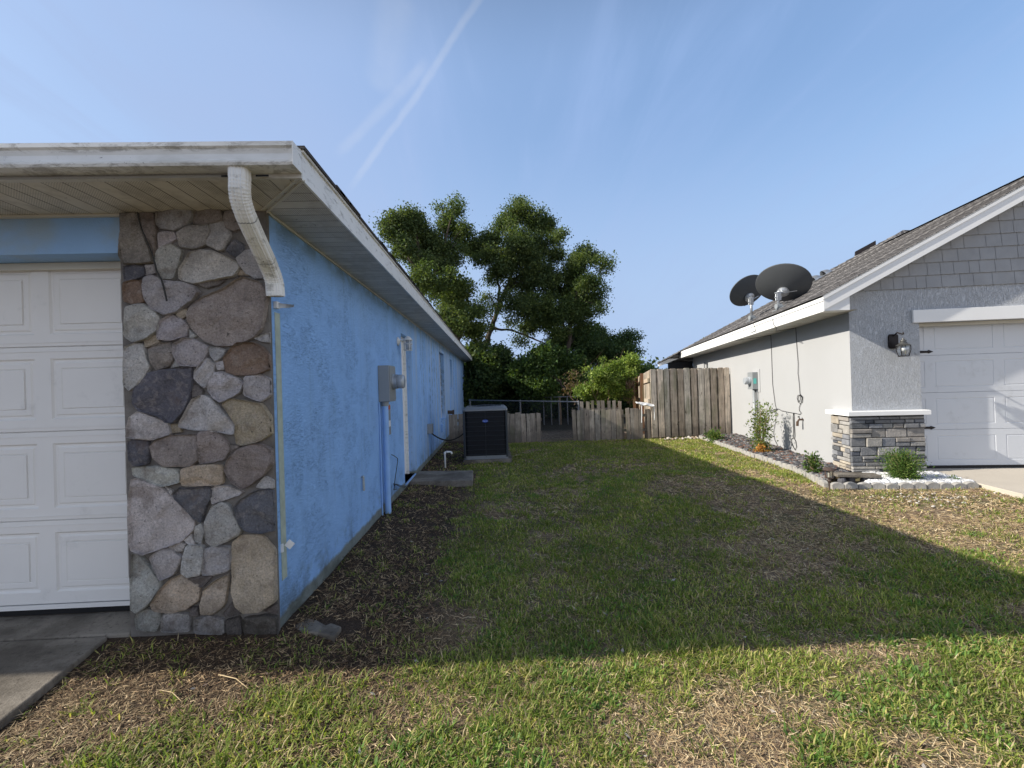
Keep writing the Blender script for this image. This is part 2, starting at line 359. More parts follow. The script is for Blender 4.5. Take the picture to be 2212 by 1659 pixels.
class MB:
    def __init__(s): s.v = []; s.f = []; s.c = []; s.uv = []; s.hasuv = False; s.m = []
    def face(s, pts, col=(1, 1, 1), uv=None, mi=0):
        i = len(s.v); s.v += [tuple(map(float, p)) for p in pts]; s.f.append(tuple(range(i, i + len(pts)))); s.c.append(col)
        s.uv.append(uv); s.m.append(mi)
        if uv: s.hasuv = True
    def mesh(s, vs, fs, col=(1, 1, 1)):
        i = len(s.v); s.v += [tuple(map(float, p)) for p in vs]
        for q, f in enumerate(fs): s.f.append(tuple(i + k for k in f)); s.c.append(col[q] if isinstance(col, list) else col); s.uv.append(None); s.m.append(0)
    def box(s, a, b, col=(1, 1, 1), X=None):
        (x0, y0, z0), (x1, y1, z1) = a, b
        vs = [(x0, y0, z0), (x1, y0, z0), (x1, y1, z0), (x0, y1, z0), (x0, y0, z1), (x1, y0, z1), (x1, y1, z1), (x0, y1, z1)]
        if X: vs = [X(p) for p in vs]
        s.mesh(vs, [(0, 3, 2, 1), (4, 5, 6, 7), (0, 1, 5, 4), (1, 2, 6, 5), (2, 3, 7, 6), (3, 0, 4, 7)], col)
    def loft(s, rings, col=(1, 1, 1), caps=True, closed=True):
        n = len(rings[0]); vs = [p for r in rings for p in r]; fs = []
        for k in range(len(rings) - 1):
            for j in range(n if closed else n - 1):
                a, b = k * n + j, k * n + (j + 1) % n; fs.append((a, b, b + n, a + n))
        if caps: fs.append(tuple(range(n))[::-1]); fs.append(tuple(range((len(rings) - 1) * n, len(rings) * n)))
        s.mesh(vs, fs, col)
    def tube(s, pts, r, n=8, col=(1, 1, 1)):
        pts = [Vector(p) for p in pts]; rs = r if isinstance(r, (list, tuple)) else [r] * len(pts); rings = []; up = None
        for i, p in enumerate(pts):
            d = (pts[min(i + 1, len(pts) - 1)] - pts[max(i - 1, 0)]).normalized()
            if up is None: up = Vector((0, 0, 1)) if abs(d.z) < .9 else Vector((0, 1, 0))
            a = d.cross(up).normalized(); b = a.cross(d).normalized(); up = b
            rings.append([p + (a * math.cos(t) + b * math.sin(t)) * rs[i] for t in [2 * math.pi * k / n for k in range(n)]])
        s.loft(rings, col)
    def lathe(s, prof, c, ax=(0, 0, 1), n=16, col=(1, 1, 1)):
        ax = Vector(ax).normalized(); a = ax.orthogonal().normalized(); b = ax.cross(a); c = Vector(c)
        s.loft([[c + ax * h + (a * math.cos(t) + b * math.sin(t)) * max(r, 1e-4) for t in [2 * math.pi * k / n for k in range(n)]] for r, h in prof], col)
    def build(s, name, mat, parent=None, smooth=False, bevel=0., origin=None):
        me = bpy.data.meshes.new(name); me.from_pydata(s.v, [], s.f); me.materials.append(mat)
        ca = me.color_attributes.new('Col', 'FLOAT_COLOR', 'CORNER')
        cols = np.ones((len(me.loops), 4), np.float32); k = 0
        for f, c in zip(s.f, s.c): cols[k:k + len(f), :3] = c; k += len(f)
        ca.data.foreach_set('color', cols.ravel())
        if s.hasuv:
            ul = me.uv_layers.new(name='UVMap'); u = np.zeros((len(me.loops), 2), np.float32); k = 0
            for f, q in zip(s.f, s.uv):
                if q: u[k:k + len(f)] = q
                k += len(f)
            ul.data.foreach_set('uv', u.ravel())
        if smooth: me.polygons.foreach_set('use_smooth', [True] * len(me.polygons))
        me.update(); o = bpy.data.objects.new(name, me); COL.objects.link(o)
        if bevel:
            b = o.modifiers.new('bevel', 'BEVEL'); b.width = bevel; b.segments = 2; b.limit_method = 'ANGLE'; b.angle_limit = .6
        if parent is not None:
            o.parent = parent
            pl = Vector((0, 0, 0)); q = parent
            while q is not None: pl += q.location; q = q.parent
            o.location = -pl if parent.location.length or pl.length else (0, 0, 0)
        return o


def wallgrid(mb, P, nrm, us, vs, holes, depth, uvmat=False):
    """P(u,v,d) -> point; faces of a u/v grid without the holes, and reveals of the given depth"""
    U = sorted(set(us + [h[0] for h in holes] + [h[1] for h in holes])); V = sorted(set(vs + [h[2] for h in holes] + [h[3] for h in holes]))
    for i in range(len(U) - 1):
        for j in range(len(V) - 1):
            cu, cv = (U[i] + U[i + 1]) / 2, (V[j] + V[j + 1]) / 2
            if any(h[0] < cu < h[1] and h[2] < cv < h[3] for h in holes): continue
            mb.face([P(U[i], V[j], 0), P(U[i + 1], V[j], 0), P(U[i + 1], V[j + 1], 0), P(U[i], V[j + 1], 0)])
    for (a, b, c, d) in holes:
        for (p, q) in (((a, c), (b, c)), ((b, c), (b, d)), ((b, d), (a, d)), ((a, d), (a, c))):
            mb.face([P(*p, 0), P(*q, 0), P(*q, depth), P(*p, depth)])

# colour-attribute mesh straight from numpy (grass, leaves, rocks)
def npmesh(name, verts, faces, cols, mat, smooth=False):
    """verts (N,3); faces (F,k); cols (F,3)"""
    me = bpy.data.meshes.new(name); F, k = faces.shape
    me.vertices.add(len(verts)); me.vertices.foreach_set('co', verts.astype(np.float32).ravel())
    me.loops.add(F * k); me.loops.foreach_set('vertex_index', faces.astype(np.int32).ravel())
    me.polygons.add(F); me.polygons.foreach_set('loop_start', np.arange(0, F * k, k, dtype=np.int32))
    me.update(calc_edges=True); me.materials.append(mat)
    ca = me.color_attributes.new('Col', 'FLOAT_COLOR', 'CORNER')
    c4 = np.ones((F * k, 4), np.float32); c4[:, :3] = np.repeat(cols, k, axis=0); ca.data.foreach_set('color', c4.ravel())
    if smooth: me.polygons.foreach_set('use_smooth', [True] * F)
    o = bpy.data.objects.new(name, me); COL.objects.link(o); return o

def vnoise(x, y, s, seed=0):
    x = np.asarray(x) / s; y = np.asarray(y) / s
    xi, yi = np.floor(x).astype(int), np.floor(y).astype(int); fx, fy = x - xi, y - yi
    fx = fx * fx * (3 - 2 * fx); fy = fy * fy * (3 - 2 * fy)
    def h(a, b):
        n = (a * 374761393 + b * 668265263 + seed * 974634777) & 0xffffffff; n = ((n ^ (n >> 13)) * 1274126177) & 0xffffffff
        return ((n ^ (n >> 16)) & 0xffff) / 65535.
    return (h(xi, yi) * (1 - fx) + h(xi + 1, yi) * fx) * (1 - fy) + (h(xi, yi + 1) * (1 - fx) + h(xi + 1, yi + 1) * fx) * fy
def fnoise(x, y, s, seed=0): return (vnoise(x, y, s, seed) + .5 * vnoise(x, y, s / 2.1, seed + 1) + .25 * vnoise(x, y, s / 4.3, seed + 2)) / 1.75
def sst(x, a, b): t = np.clip((x - a) / (b - a), 0, 1); return t * t * (3 - 2 * t)

# right-house frame: a along its front, b back along its side
T1, T2 = math.radians(8.1), math.radians(10.)
E1 = np.array([math.cos(T1), -math.sin(T1), 0]); E2 = np.array([math.sin(T2), math.cos(T2), 0]); CO = np.array([5.14, 6.17, 0])
MM = np.array([E1, E2, [0, 0, 1]]).T; MI = np.linalg.inv(MM)
def H(a, b, z): return tuple(MM @ np.array([a, b, z]) + CO)
def HX(p): return H(*p)
def L(p): return MI @ (np.array(p) - CO)
def SP(u, v, a=0.): return L(on(u, v, CO + E1 * a, np.cross(E2, [0, 0, 1])))
def FP(u, v, b=0.): return L(on(u, v, CO + E2 * b, np.cross(E1, [0, 0, 1])))

def gz(x, y):
    x = np.asarray(x, float); y = np.asarray(y, float)
    z = .05 * sst(x, -.5, -1.25) * sst(y, 2.0, 2.8) + .02 * (fnoise(x, y, 1.3, 5) - .5) + .018 * (fnoise(x, y, .25, 9) - .5)
    z = z + .03 * sst(x, -1.0, -1.8) * sst(y, .8, 1.5) * sst(y, 3.0, 2.7)
    z = z * sst(y, 60, 20) - .15 * sst(y, 11.3, 17)
    return z - .012

# ================================================================== SETTING
def axis(segs):
    out = []
    for a, b, st in segs: out += list(np.arange(a, b, st))
    return np.array(out + [segs[-1][1]])
gx = axis([(-150, -30, 30), (-30, -8, 4), (-8, -3, .5), (-3, 5, .06), (5, 12, .4), (12, 40, 4), (40, 150, 22)])
gy = axis([(-60, -4, 8), (-4, 1, .5), (1, 7, .06), (7, 12, .12), (12, 30, 1), (30, 60, 5), (60, 400, 40)])
XX, YY = np.meshgrid(gx, gy); ZZ = gz(XX, YY); nx, ny = len(gx), len(gy)
idx = np.arange(nx * ny).reshape(ny, nx)
go = npmesh('ground', np.stack([XX, YY, ZZ], -1).reshape(-1, 3), np.stack([idx[:-1, :-1], idx[:-1, 1:], idx[1:, 1:], idx[1:, :-1]], -1).reshape(-1, 4),
            np.ones(((nx - 1) * (ny - 1), 3)), M['ground'], True)
tag(go, 'patchy lawn and bare brown soil between the two houses', 'ground', kind='structure')

# left driveway: old concrete slab with a joint in front of the garage
dm = MB(); dx = -2.24
def slab(mb, pts, z0, z1):
    n = len(pts); mb.mesh([(x, y, z0) for x, y in pts] + [(x, y, z1) for x, y in pts], [tuple(range(n, 2 * n))] + [(i, (i + 1) % n, n + (i + 1) % n, n + i) for i in range(n)])
def sloped(mb, pts, zf):
    n = len(pts); mb.mesh([(x, y, -.25) for x, y in pts] + [(x, y, zf(y)) for x, y in pts], [tuple(range(n, 2 * n))] + [(i, (i + 1) % n, n + (i + 1) % n, n + i) for i in range(n)])
zf = lambda y: float(np.interp(y, [-6, 1, 2.6, 3.2], [-.07, .022, .082, .125]))
sloped(dm, [(-9, 2.622), (-2.15, 2.622), (-2.15, 3.2), (-9, 3.2)], lambda y: zf(y) + .004)
sloped(dm, [(-9, 1.0), (-2.12, 1.0), (-2.18, 1.9), (-2.26, 2.61), (-9, 2.61)], zf); sloped(dm, [(-9, -6), (-1.9, -6), (-2.12, .992), (-9, .992)], zf)
tag(dm.build('driveway', M['conc'], bevel=.008), 'stained old concrete driveway by the blue house', 'driveway', kind='structure')
dm = MB()
p = [H(.99, -.05, 0), H(1.0, -1.3, 0), (6.9, 3.9, 0), (8.8, 1.5, 0), (16, -2, 0), H(12, -.05, 0), H(12, .35, 0), H(.92, .35, 0), H(.92, -.05, 0)]
slab(dm, [(q[0], q[1]) for q in p], -.1, .05)
tag(dm.build('driveway', M['conc_new'], bevel=.005), 'clean pale concrete driveway by the grey house', 'driveway', kind='structure')

# ================================================================== BLUE HOUSE (left)
WX = -1.315; YF = 2.655; SZ = 2.514; FXE = -.935; FY = 2.232; YR = 18.9; YE = 19.28
bh = thing('blue_house', 'light blue stucco house with a stone faced garage pier and white gutter', 'house', (-5, 10, 0))
ry = lambda u, v, x=WX: AX(u, v, x)[1]
rz = lambda u, v, x=WX: AX(u, v, x)[2]
holes = [(6.27, 7.03, .10, 2.235), (10.53, 11.42, .66, 2.30), (12.93, 13.55, 1.43, 2.27)]
mb = MB(); wallgrid(mb, lambda u, v, d: (WX - d, u, v), None, [YF, YR], [-.2, SZ], holes, .16)
mb.face([(WX, YR, -.2), (-14, YR, -.2), (-14, YR, SZ), (WX, YR, SZ)])
mb.face([(-14, YR, -.2), (-14, YF, -.2), (-14, YF, SZ), (-14, YR, SZ)])
mb.build('wall', M['blue'], bh)
mb = MB()   # lintel over the garage opening and the wall beyond it
mb.box((-7.4, YF, 2.292), (-2.10, YF + .19, SZ)); mb.box((-14, YF, -.2), (-7.4, YF + .19, SZ))
mb.build('front_wall', M['blue_front'], bh)
# ---- stone pier: every stone traced with its own outline, thickness and colour
mt = MB(); mt.box((-2.142, 2.622, -.1), (WX + .005, 2.652, SZ - .002)); mt.box((-2.142, 2.652, -.1), (WX - .012, 2.85, SZ - .002)); mt.build('pier_core', M['mortar'], bh)
PAL = {'g': (.52, .495, .475), 'b': (.335, .29, .262), 'd': (.15, .15, .17), 't': (.52, .43, .32), 'w': (.62, .59, .56), 'k': (.20, .175, .16), 'r': (.30, .215, .16)}
ST = [
('A','b','810,575 905,562 945,700 1005,830 1022,893 840,905 808,850'),('A','b','925,565 1015,572 1035,650 1038,850 1000,770 955,680'),
('A','g','1042,555 1200,545 1275,550 1280,590 1240,650 1160,675 1070,665 1045,640'),('A','b','1300,545 1460,540 1480,590 1478,615 1400,625 1350,640 1290,630'),
('A','b','1495,560 1545,545 1590,560 1640,640 1560,680 1510,665 1490,610'),('A','g','1062,698 1155,695 1170,735 1100,775 1060,800'),
('A','g','1182,705 1250,660 1382,645 1390,690 1375,775 1290,800 1205,790'),('A','g','1400,635 1480,625 1520,660 1525,720 1490,805 1455,812 1385,775 1394,700'),
('A','d','1510,815 1560,745 1615,775 1610,820 1570,855'),('A','g','1040,830 1080,790 1135,775 1210,820 1195,880 1160,1000 1070,1000 1045,920'),
('A','w','1200,940 1240,880 1260,830 1330,815 1400,818 1480,850 1570,890 1595,930 1560,985 1400,1010 1310,1035 1210,1010'),
('A','g','1585,870 1640,825 1680,815 1730,920 1735,985 1700,998 1640,960 1600,915'),('A','t','1590,945 1630,950 1645,980 1590,975'),
('A','k','1310,1038 1400,1018 1500,1008 1440,1045 1380,1062'),('A','d','825,925 900,915 960,925 955,985 900,1000 830,1022'),('A','g','965,915 1020,910 1035,960 970,975'),
('A','r','830,1035 890,1018 940,1018 955,1150 890,1165 830,1150'),
('A','g','955,1000 1000,980 1040,985 1090,1020 1210,1028 1290,1050 1320,1090 1290,1140 1180,1220 1100,1237 1020,1200 970,1130 952,1050'),
('A','b','1250,1240 1270,1190 1350,1130 1480,1080 1570,1020 1620,1000 1730,1030 1742,1100 1740,1330 1690,1390 1570,1440 1450,1445 1370,1415 1290,1345 1250,1280'),
('A','g','838,1195 900,1175 950,1175 1020,1215 1060,1260 1050,1340 980,1395 900,1420 845,1380'),('A','t','1175,1240 1240,1200 1245,1240 1205,1265'),
('A','g','1060,1320 1080,1280 1140,1245 1200,1270 1245,1310 1235,1380 1130,1410 1058,1400'),('A','g','1258,1340 1300,1380 1265,1395'),
('A','t','965,1410 1040,1378 1055,1425 975,1455'),('A','g','1690,1400 1755,1360 1755,1425'),
('A','g','833,1460 890,1440 955,1440 970,1520 1000,1590 950,1680 870,1741 835,1700'),('A','b','995,1475 1060,1435 1130,1430 1150,1480 1150,1540 1120,1580 1050,1605 1010,1560'),
('A','g','1165,1440 1230,1400 1290,1410 1380,1455 1375,1490 1330,1580 1200,1575 1165,1500'),('A','g','1390,1455 1500,1475 1480,1510 1435,1550 1405,1510'),
('A','r','1490,1530 1580,1430 1690,1435 1740,1460 1755,1520 1750,1600 1700,1635 1580,1640 1510,1620'),('A','g','1140,1590 1165,1550 1195,1580'),('A','g','1440,1560 1480,1555 1490,1600 1450,1600'),
('B','g','1265,90 1300,40 1350,0 1390,40 1380,90 1330,190 1262,130'),('B','d','877,240 900,160 960,100 1060,80 1180,68 1240,60 1242,200 1200,330 1130,410 1090,410 1040,370 910,330 880,290'),
('B','k','1252,165 1310,205 1300,230 1250,250'),('B','g','1355,180 1390,100 1440,90 1540,130 1575,160 1550,220 1440,280 1400,260 1360,205'),
('B','g','1590,120 1690,110 1725,140 1728,230 1690,275 1590,235'),('B','w','1170,430 1230,320 1260,270 1320,242 1370,260 1430,340 1520,430 1520,480 1500,490 1340,460 1270,462 1180,445'),
('B','t','1445,300 1500,265 1600,280 1700,300 1730,400 1730,480 1690,530 1570,560 1540,545 1530,480 1540,430 1490,360'),('B','g','835,440 850,380 900,350 1040,400 1090,420 1110,490 980,525 835,512'),
('B','t','1112,428 1160,435 1170,475 1120,478'),('B','d','828,545 860,532 960,540 965,580 960,680 880,690 850,660'),
('B','b','975,570 1020,530 1100,505 1280,492 1285,550 1290,650 1250,690 1070,695 1000,640'),('B','b','1295,480 1400,470 1470,540 1485,590 1450,650 1370,670 1303,680'),('B','k','1490,560 1550,570 1500,620'),
('B','b','1460,720 1480,660 1550,590 1640,560 1700,560 1740,600 1745,680 1700,760 1600,830 1570,838 1500,790'),('B','w','860,705 1060,705 1150,715 1170,740 1170,800 1050,825 960,790 870,760'),
('B','t','1190,715 1260,695 1430,690 1445,710 1440,815 1200,822 1185,790'),('B','g','1660,835 1720,770 1740,800 1740,838'),('B','g','1070,830 1110,860 1105,880'),
('B','d','1135,880 1160,845 1250,850 1330,835 1365,850 1365,910 1330,960 1310,1060 1250,1020 1200,960 1140,910'),('B','g','1373,850 1400,830 1480,835 1570,865 1550,885 1460,910 1390,938 1374,900'),
('B','d','1530,960 1560,920 1640,870 1720,850 1748,870 1750,1000 1745,1110 1690,1125 1600,1110 1560,1060'),
('B','w','860,790 900,780 960,810 1030,830 1120,910 1190,980 1255,1050 1250,1110 1180,1180 1060,1220 940,1260 880,1230 860,1170 850,900'),
('B','g','1340,1050 1380,960 1440,935 1480,945 1530,1040 1565,1110 1550,1140 1470,1180 1390,1212 1350,1180 1335,1100'),('B','g','1265,1100 1300,1075 1320,1110 1310,1200 1270,1175'),
('B','w','1195,1170 1235,1145 1258,1200 1220,1200'),('B','g','1100,1220 1150,1195 1200,1205 1180,1245 1130,1245'),('B','g','1215,1215 1310,1215 1322,1230 1300,1400 1220,1415 1180,1385 1190,1290'),
('B','g','1337,1235 1400,1220 1490,1225 1492,1300 1485,1370 1400,1395 1312,1400'),
('B','t','1505,1200 1560,1155 1690,1148 1730,1180 1740,1260 1750,1400 1755,1560 1700,1620 1600,1635 1540,1590 1510,1500 1515,1400 1503,1300'),
('B','g','975,1290 1050,1235 1110,1245 1175,1290 1165,1330 1130,1390 1050,1430 1010,1360'),('B','g','860,1270 900,1270 960,1340 1035,1440 1040,1480 960,1600 900,1640 860,1610'),
('B','t','1000,1580 1045,1500 1100,1440 1170,1405 1290,1480 1285,1570 1200,1620 1130,1635 1020,1620'),('B','k','1215,1422 1370,1415 1310,1480'),
('B','t','1310,1590 1330,1500 1400,1440 1475,1405 1480,1450 1450,1600 1380,1655 1310,1650'),
('C','g','160,1305 200,1295 260,1300 262,1340 245,1385 160,1380 150,1340'),('C','g','275,1320 300,1310 385,1315 390,1390 270,1390'),('C','g','415,1340 480,1325 540,1340 545,1400 420,1395'),
('C','k','390,1290 425,1285 425,1325 395,1320'),('C','k','545,1310 580,1265 620,1310 560,1325'),('C','k','630,1335 730,1322 768,1330 768,1440 650,1440'),('C','k','725,1302 768,1272 768,1312'),('C','k','555,1345 615,1330 622,1425 565,1405'),
]
TR = {'A': (0, 500, 1.7015), 'B': (0, 1400, 1.6592), 'C': (400, 1250, 1.1445)}
sm_ = MB(); rr = random.Random(3)
for key, pc, s in ST:
    ox, oy, k = TR[key]; P = []
    for q in s.split():
        x, y = map(float, q.split(',')); w = AY((ox + x / k) / 1.80832, (oy + y / k) / 1.80832, 2.61); P.append((WX + .012 if w[0] > -1.347 else w[0], w[2]))
    Q = []                                        # one corner-cutting pass, subdivided and roughened
    n = len(P)
    for i in range(n):
        a, b = P[i], P[(i + 1) % n]; l = math.hypot(b[0] - a[0], b[1] - a[1]); st = max(2, int(l / .018))
        for t in range(st):
            f = .09 + .82 * t / max(1, st - 1) if st > 1 else .5
            Q.append((a[0] + (b[0] - a[0]) * f + rr.uniform(-.0018, .0018), a[1] + (b[1] - a[1]) * f + rr.uniform(-.0018, .0018)))
    cx = sum(q[0] for q in Q) / len(Q); cz = sum(q[1] for q in Q) / len(Q)
    size = math.sqrt(abs(sum(Q[i][0] * Q[(i + 1) % len(Q)][1] - Q[(i + 1) % len(Q)][0] * Q[i][1] for i in range(len(Q)))) / 2)
    hh = min(.036, .014 + size * .11); tx, tz = rr.uniform(-.07, .07), rr.uniform(-.10, .05)
    rings = []; fac = []
    for _ in range(rr.choice((2, 3, 4))):
        an = rr.uniform(0, 6.28); fac.append((math.cos(an), math.sin(an), rr.uniform(.10, .55), rr.uniform(-.25, .5) * size))
    for sc, dp in ((1.06, -.004), (1.058, .35), (1.035, .80), (1.0, .95), (.95, 1.0), (.87, 1.), (.78, 1.0), (.68, 1.0), (.57, 1.), (.45, 1.), (.32, 1.), (.2, 1.), (.08, 1.)):
        ring = []
        for i, (x, z) in enumerate(Q):
            # inset by a fixed distance near the edge so big stones keep a crisp arris
            rx, rzz = cx + (x - cx) * sc, cz + (z - cz) * sc
            if sc > .9:
                d = math.hypot(x - cx, z - cz) + 1e-6; ins = (1.0 - sc) * .10; rx, rzz = x - (x - cx) / d * ins, z - (z - cz) / d * ins
            if sc > 1.02: d = math.hypot(x - cx, z - cz) + 1e-6; rx += (x - cx) / d * .0025; rzz += (z - cz) / d * .0025
            nn = ((vnoise(rx * 10 + 50, rzz * 10, .8, 4) - .5) * .022 + (vnoise(rx * 10 + 50, rzz * 10, .27, 6) - .5) * .009) * (dp > .9) * min(1, size * 7)
            if dp > .9: nn -= min(hh * .75, max([0.] + [((rx - cx) * fx + (rzz - cz) * fz - fo) * fs for fx, fz, fs, fo in fac]))
            yy_ = 2.622 - max(dp, -.1) * hh - nn - (rx - cx) * tx * (dp > .3) - (rzz - cz) * tz * (dp > .3)
            ring.append((min(rx, WX + .012), min(yy_, 2.616 - .004 * min(1, size * 5)) if dp > .3 else yy_, rzz))
        rings.append(ring)
    c = PAL[pc]; j = rr.uniform(.86, 1.14); c = tuple(q * j * rr.uniform(.97, 1.03) for q in c)
    sm_.loft(rings, c)
so_ = sm_.build('stone_facing', M['stone'], bh, smooth=True); so_.data.set_sharp_from_angle(angle=.35)
# crack running down from the top of the pier
mb = MB(); ck = [(915, 560), (925, 610), (945, 680), (985, 760), (1010, 830), (1030, 895), (1045, 950), (1075, 1010), (1095, 1070), (1110, 1150)]
cp = [AY((x / 1.7015) / 1.80832, (500 + y / 1.7015) / 1.80832, 2.583) for x, y in ck]
mb.tube([(q[0] + random.uniform(-.003, .003), 2.583, q[2]) for q in cp], [.003] * 5 + [.005] * 5, 5); mb.build('crack', M['dark_mortar'], bh)

# ---- garage door (left): four sections of raised panels
def raised_panel(mb, X, a0, a1, z0, z1, y=0.):
    """moulded panel filling a hole a0..a1 x z0..z1"""
    def R(i, d): return [X((a0 + i, y + d, z0 + i)), X((a1 - i, y + d, z0 + i)), X((a1 - i, y + d, z1 - i)), X((a0 + i, y + d, z1 - i))]
    r = [R(0, 0), R(.010, .010), R(.022, .010), R(.030, .004), R(.058, .004), R(.066, .009), R(.068, .001), R(.075, .001)]
    mb.loft(r, caps=False); mb.face(r[-1])
def gdoor(parent, X, a0, a1, joints, cols, pad, mat, name='garage_door'):
    mb = MB()
    for z0, z1 in zip(joints[:-1], joints[1:]):
        hs = [(c0, c1, z0 + pad[0], z1 - pad[1]) for c0, c1 in cols]
        wallgrid(mb, lambda u, v, d: X((u, d, v)), None, [a0, a1], [z0 + .004, z0 + .03, z0 + .034, z1 - .034, z1 - .03, z1 - .004], hs, 0.)
        for (zz, d) in ((z0 + .032, .004), (z1 - .032, .004)): pass
        for h in hs: raised_panel(mb, X, *h)
        mb.face([X((a0, 0, z1 - .004)), X((a1, 0, z1 - .004)), X((a1, .012, z1 - .001)), X((a0, .012, z1 - .001))])
        mb.face([X((a0, .012, z1 - .001)), X((a1, .012, z1 - .001)), X((a1, 0, z1 + .004)), X((a0, 0, z1 + .004))])
    return mb.build(name, mat, parent)
DYL = 2.84
c0 = AY(115, 1000, DYL)[0]; c1 = c0 + .50
cols = [(c0 - .595 * k, c1 - .595 * k) for k in range(8)]
jl = [.178, .697, 1.248, 1.775, 2.33]
gd = gdoor(bh, lambda p: (p[0], DYL + p[1], p[2]), -7.3, -2.10, jl, cols, (.075, .075), M['white_door'])
mb = MB()   # fluting lines either side of each joint, and the bottom rail with its dark seal
for z in jl[1:-1]:
    for d in (-.030, .026): mb.box((-7.3, DYL - .004, z + d - .002), (-2.10, DYL + .001, z + d + .002))
mb.box((-7.3, DYL - .008, .150), (-2.10, DYL + .03, .177)); mb.build('rail', M['white_door'], gd)
mb = MB(); mb.box((-7.3, DYL, .115), (-2.10, DYL + .03, .1495)); mb.build('seal', M['black'], gd)
mb = MB(); mb.box((-7.4, DYL - .028, 2.245), (-2.10, DYL - .004, 2.291)); mb.build('door_trim', M['trimcream'], bh, bevel=.004)
# ---- soffit with mitre, sub-fascia, gutter
mb = MB(); mb.face([(-14.3, FY + .004, SZ), (FXE - .006, FY + .004, SZ), (WX, YF - .035, SZ), (-14.3, YF - .035, SZ)]); mb.face([(-14.3, YF - .035, SZ), (WX, YF - .035, SZ), (WX, YF + .2, SZ + .001), (-14.3, YF + .2, SZ + .001)])
mb.build('soffit', M['soffx'], bh)
mb = MB(); mb.face([(FXE - .006, FY + .004, SZ), (FXE - .006, YE, SZ), (WX, YE, SZ), (WX, YF - .035, SZ)])
mb.build('soffit', M['soffy'], bh)
mb = MB(); a, b = Vector((FXE - .01, FY + .008, SZ - .006)), Vector((WX, YF - .035, SZ - .006)); d = (b - a).normalized(); n = d.cross(Vector((0, 0, 1)))
for s0 in (-.022, .008): mb.loft([[p + n * s0, p + n * (s0 + .014), p + n * (s0 + .014) + Vector((0, 0, .008)), p + n * s0 + Vector((0, 0, .008))] for p in (a, b)])
mb.box((-14.3, YF - .028, SZ - .014), (WX + .02, YF - .002 , SZ - .002)); mb.box((WX + .002, YF - .03, SZ - .014), (WX + .016, YE, SZ - .002))
mb.build('soffit_trim', M['trimcream'], bh)
mb = MB(); mb.box((-14.3, FY - .012, SZ - .004), (FXE + .002, FY + .002, 2.66)); mb.box((-14.3, FY - .03, SZ - .004), (FXE - .3, FY - .012, SZ + .006))
mb.build('sub_fascia', M['soffy'], bh)
mb = MB(); mb.box((FXE - .012, FY - .001, SZ - .004), (FXE, YE, 2.655)); mb.box((FXE + .0005, FY - .002, 2.645), (FXE + .012, YE, 2.67)); mb.box((FXE - .01, FY - .002, 2.6555), (FXE + .006, YE, 2.6595))
mb.build('fascia', M['dirty_white'], bh)
mb = MB()   # K-style gutter swept along x
prof = [(FY - .014, 2.63), (FY - .014, 2.533), (FY - .100, 2.533), (FY - .106, 2.545), (FY - .106, 2.556), (FY - .098, 2.562), (FY - .094, 2.590), (FY - .101, 2.612), (FY - .112, 2.620), (FY - .112, 2.640), (FY - .098, 2.640), (FY - .098, 2.630), (FY - .088, 2.600), (FY - .090, 2.541), (FY - .020, 2.541), (FY - .020, 2.63)]
mb.loft([[(x, y, z) for y, z in prof] for x in (-14.3, FXE + .004)]); mb.build('gutter', M['gutter'], bh)
mb = MB(); mb.box((FXE + .0045, FY - .112, 2.53), (FXE + .0075, FY - .014, 2.642)); mb.build('gutter_end', M['dirty_white'], bh)
for xa, xb in ((480, 495), (556, 581)):   # two small dark slots in the trim either side of the outlet
    mb = MB(); pa, pb = AZ(xa * .9945, 384, SZ - .009), AZ(xb, 384, SZ - .009); mb.box((pa[0], FY - .034, SZ - .0035), (pb[0], FY - .0305, SZ + .005)); mb.build('slot', M['black'], bh)
# ---- roof (hip, 4 in 12)
mb = MB(); xl = -14.34; e = .017; zr = 2.672; yf = FY - .012; ye = YE + .02; xr = FXE + .022; hw = (xr - xl) / 2; k = 4 / 12
pk1 = ((xl + xr) / 2, yf + hw, zr + hw * k); pk2 = ((xl + xr) / 2, ye - hw, zr + hw * k)
if ye - yf < 2 * hw: pk1 = pk2 = ((xl + xr) / 2, (yf + ye) / 2, zr + hw * k)
cs = [(xl, yf, zr), (xr, yf, zr), (xr, ye, zr), (xl, ye, zr)]
def roofface(mb, pts, o, u, v):
    o, u, v = map(Vector, (o, u, v)); mb.face(pts, uv=[((Vector(p) - o).dot(u), (Vector(p) - o).dot(v)) for p in pts])
sv = Vector((0, 1, k)).normalized()
roofface(mb, [cs[0], cs[1], pk1], cs[0], (1, 0, 0), sv)
roofface(mb, [cs[1], cs[2], pk2] + ([pk1] if pk1 != pk2 else []), cs[1], (0, 1, 0), Vector((-1, 0, k)).normalized())
roofface(mb, [cs[2], cs[3], pk2], cs[2], (1, 0, 0), Vector((0, -1, k)).normalized())
roofface(mb, [cs[3], cs[0], pk1] + ([pk2] if pk1 != pk2 else []), cs[3], (0, 1, 0), Vector((1, 0, k)).normalized())
lo = [(x, y, z - .016) for x, y, z in cs]
for i in range(4): mb.face([cs[i], cs[(i + 1) % 4], lo[(i + 1) % 4], lo[i]], uv=[(0, 0), (1, 0), (1, .02), (0, .02)])
mb.face(lo[::-1], uv=[(0, 0)] * 4)
for _ in range(90):    # curled tabs over the drip edge
    if random.random() < .35: x = random.uniform(-6, xr - .1); mb.box((x, yf - .012, zr - .008), (x + random.uniform(.06, .3), yf + .05, zr + .003))
    else: y = random.uniform(yf, ye); mb.box((xr - .03, y, zr - .008), (xr + .006, y + random.uniform(.08, .3), zr + .004))
mb.build('roof', M['shingle'], bh)
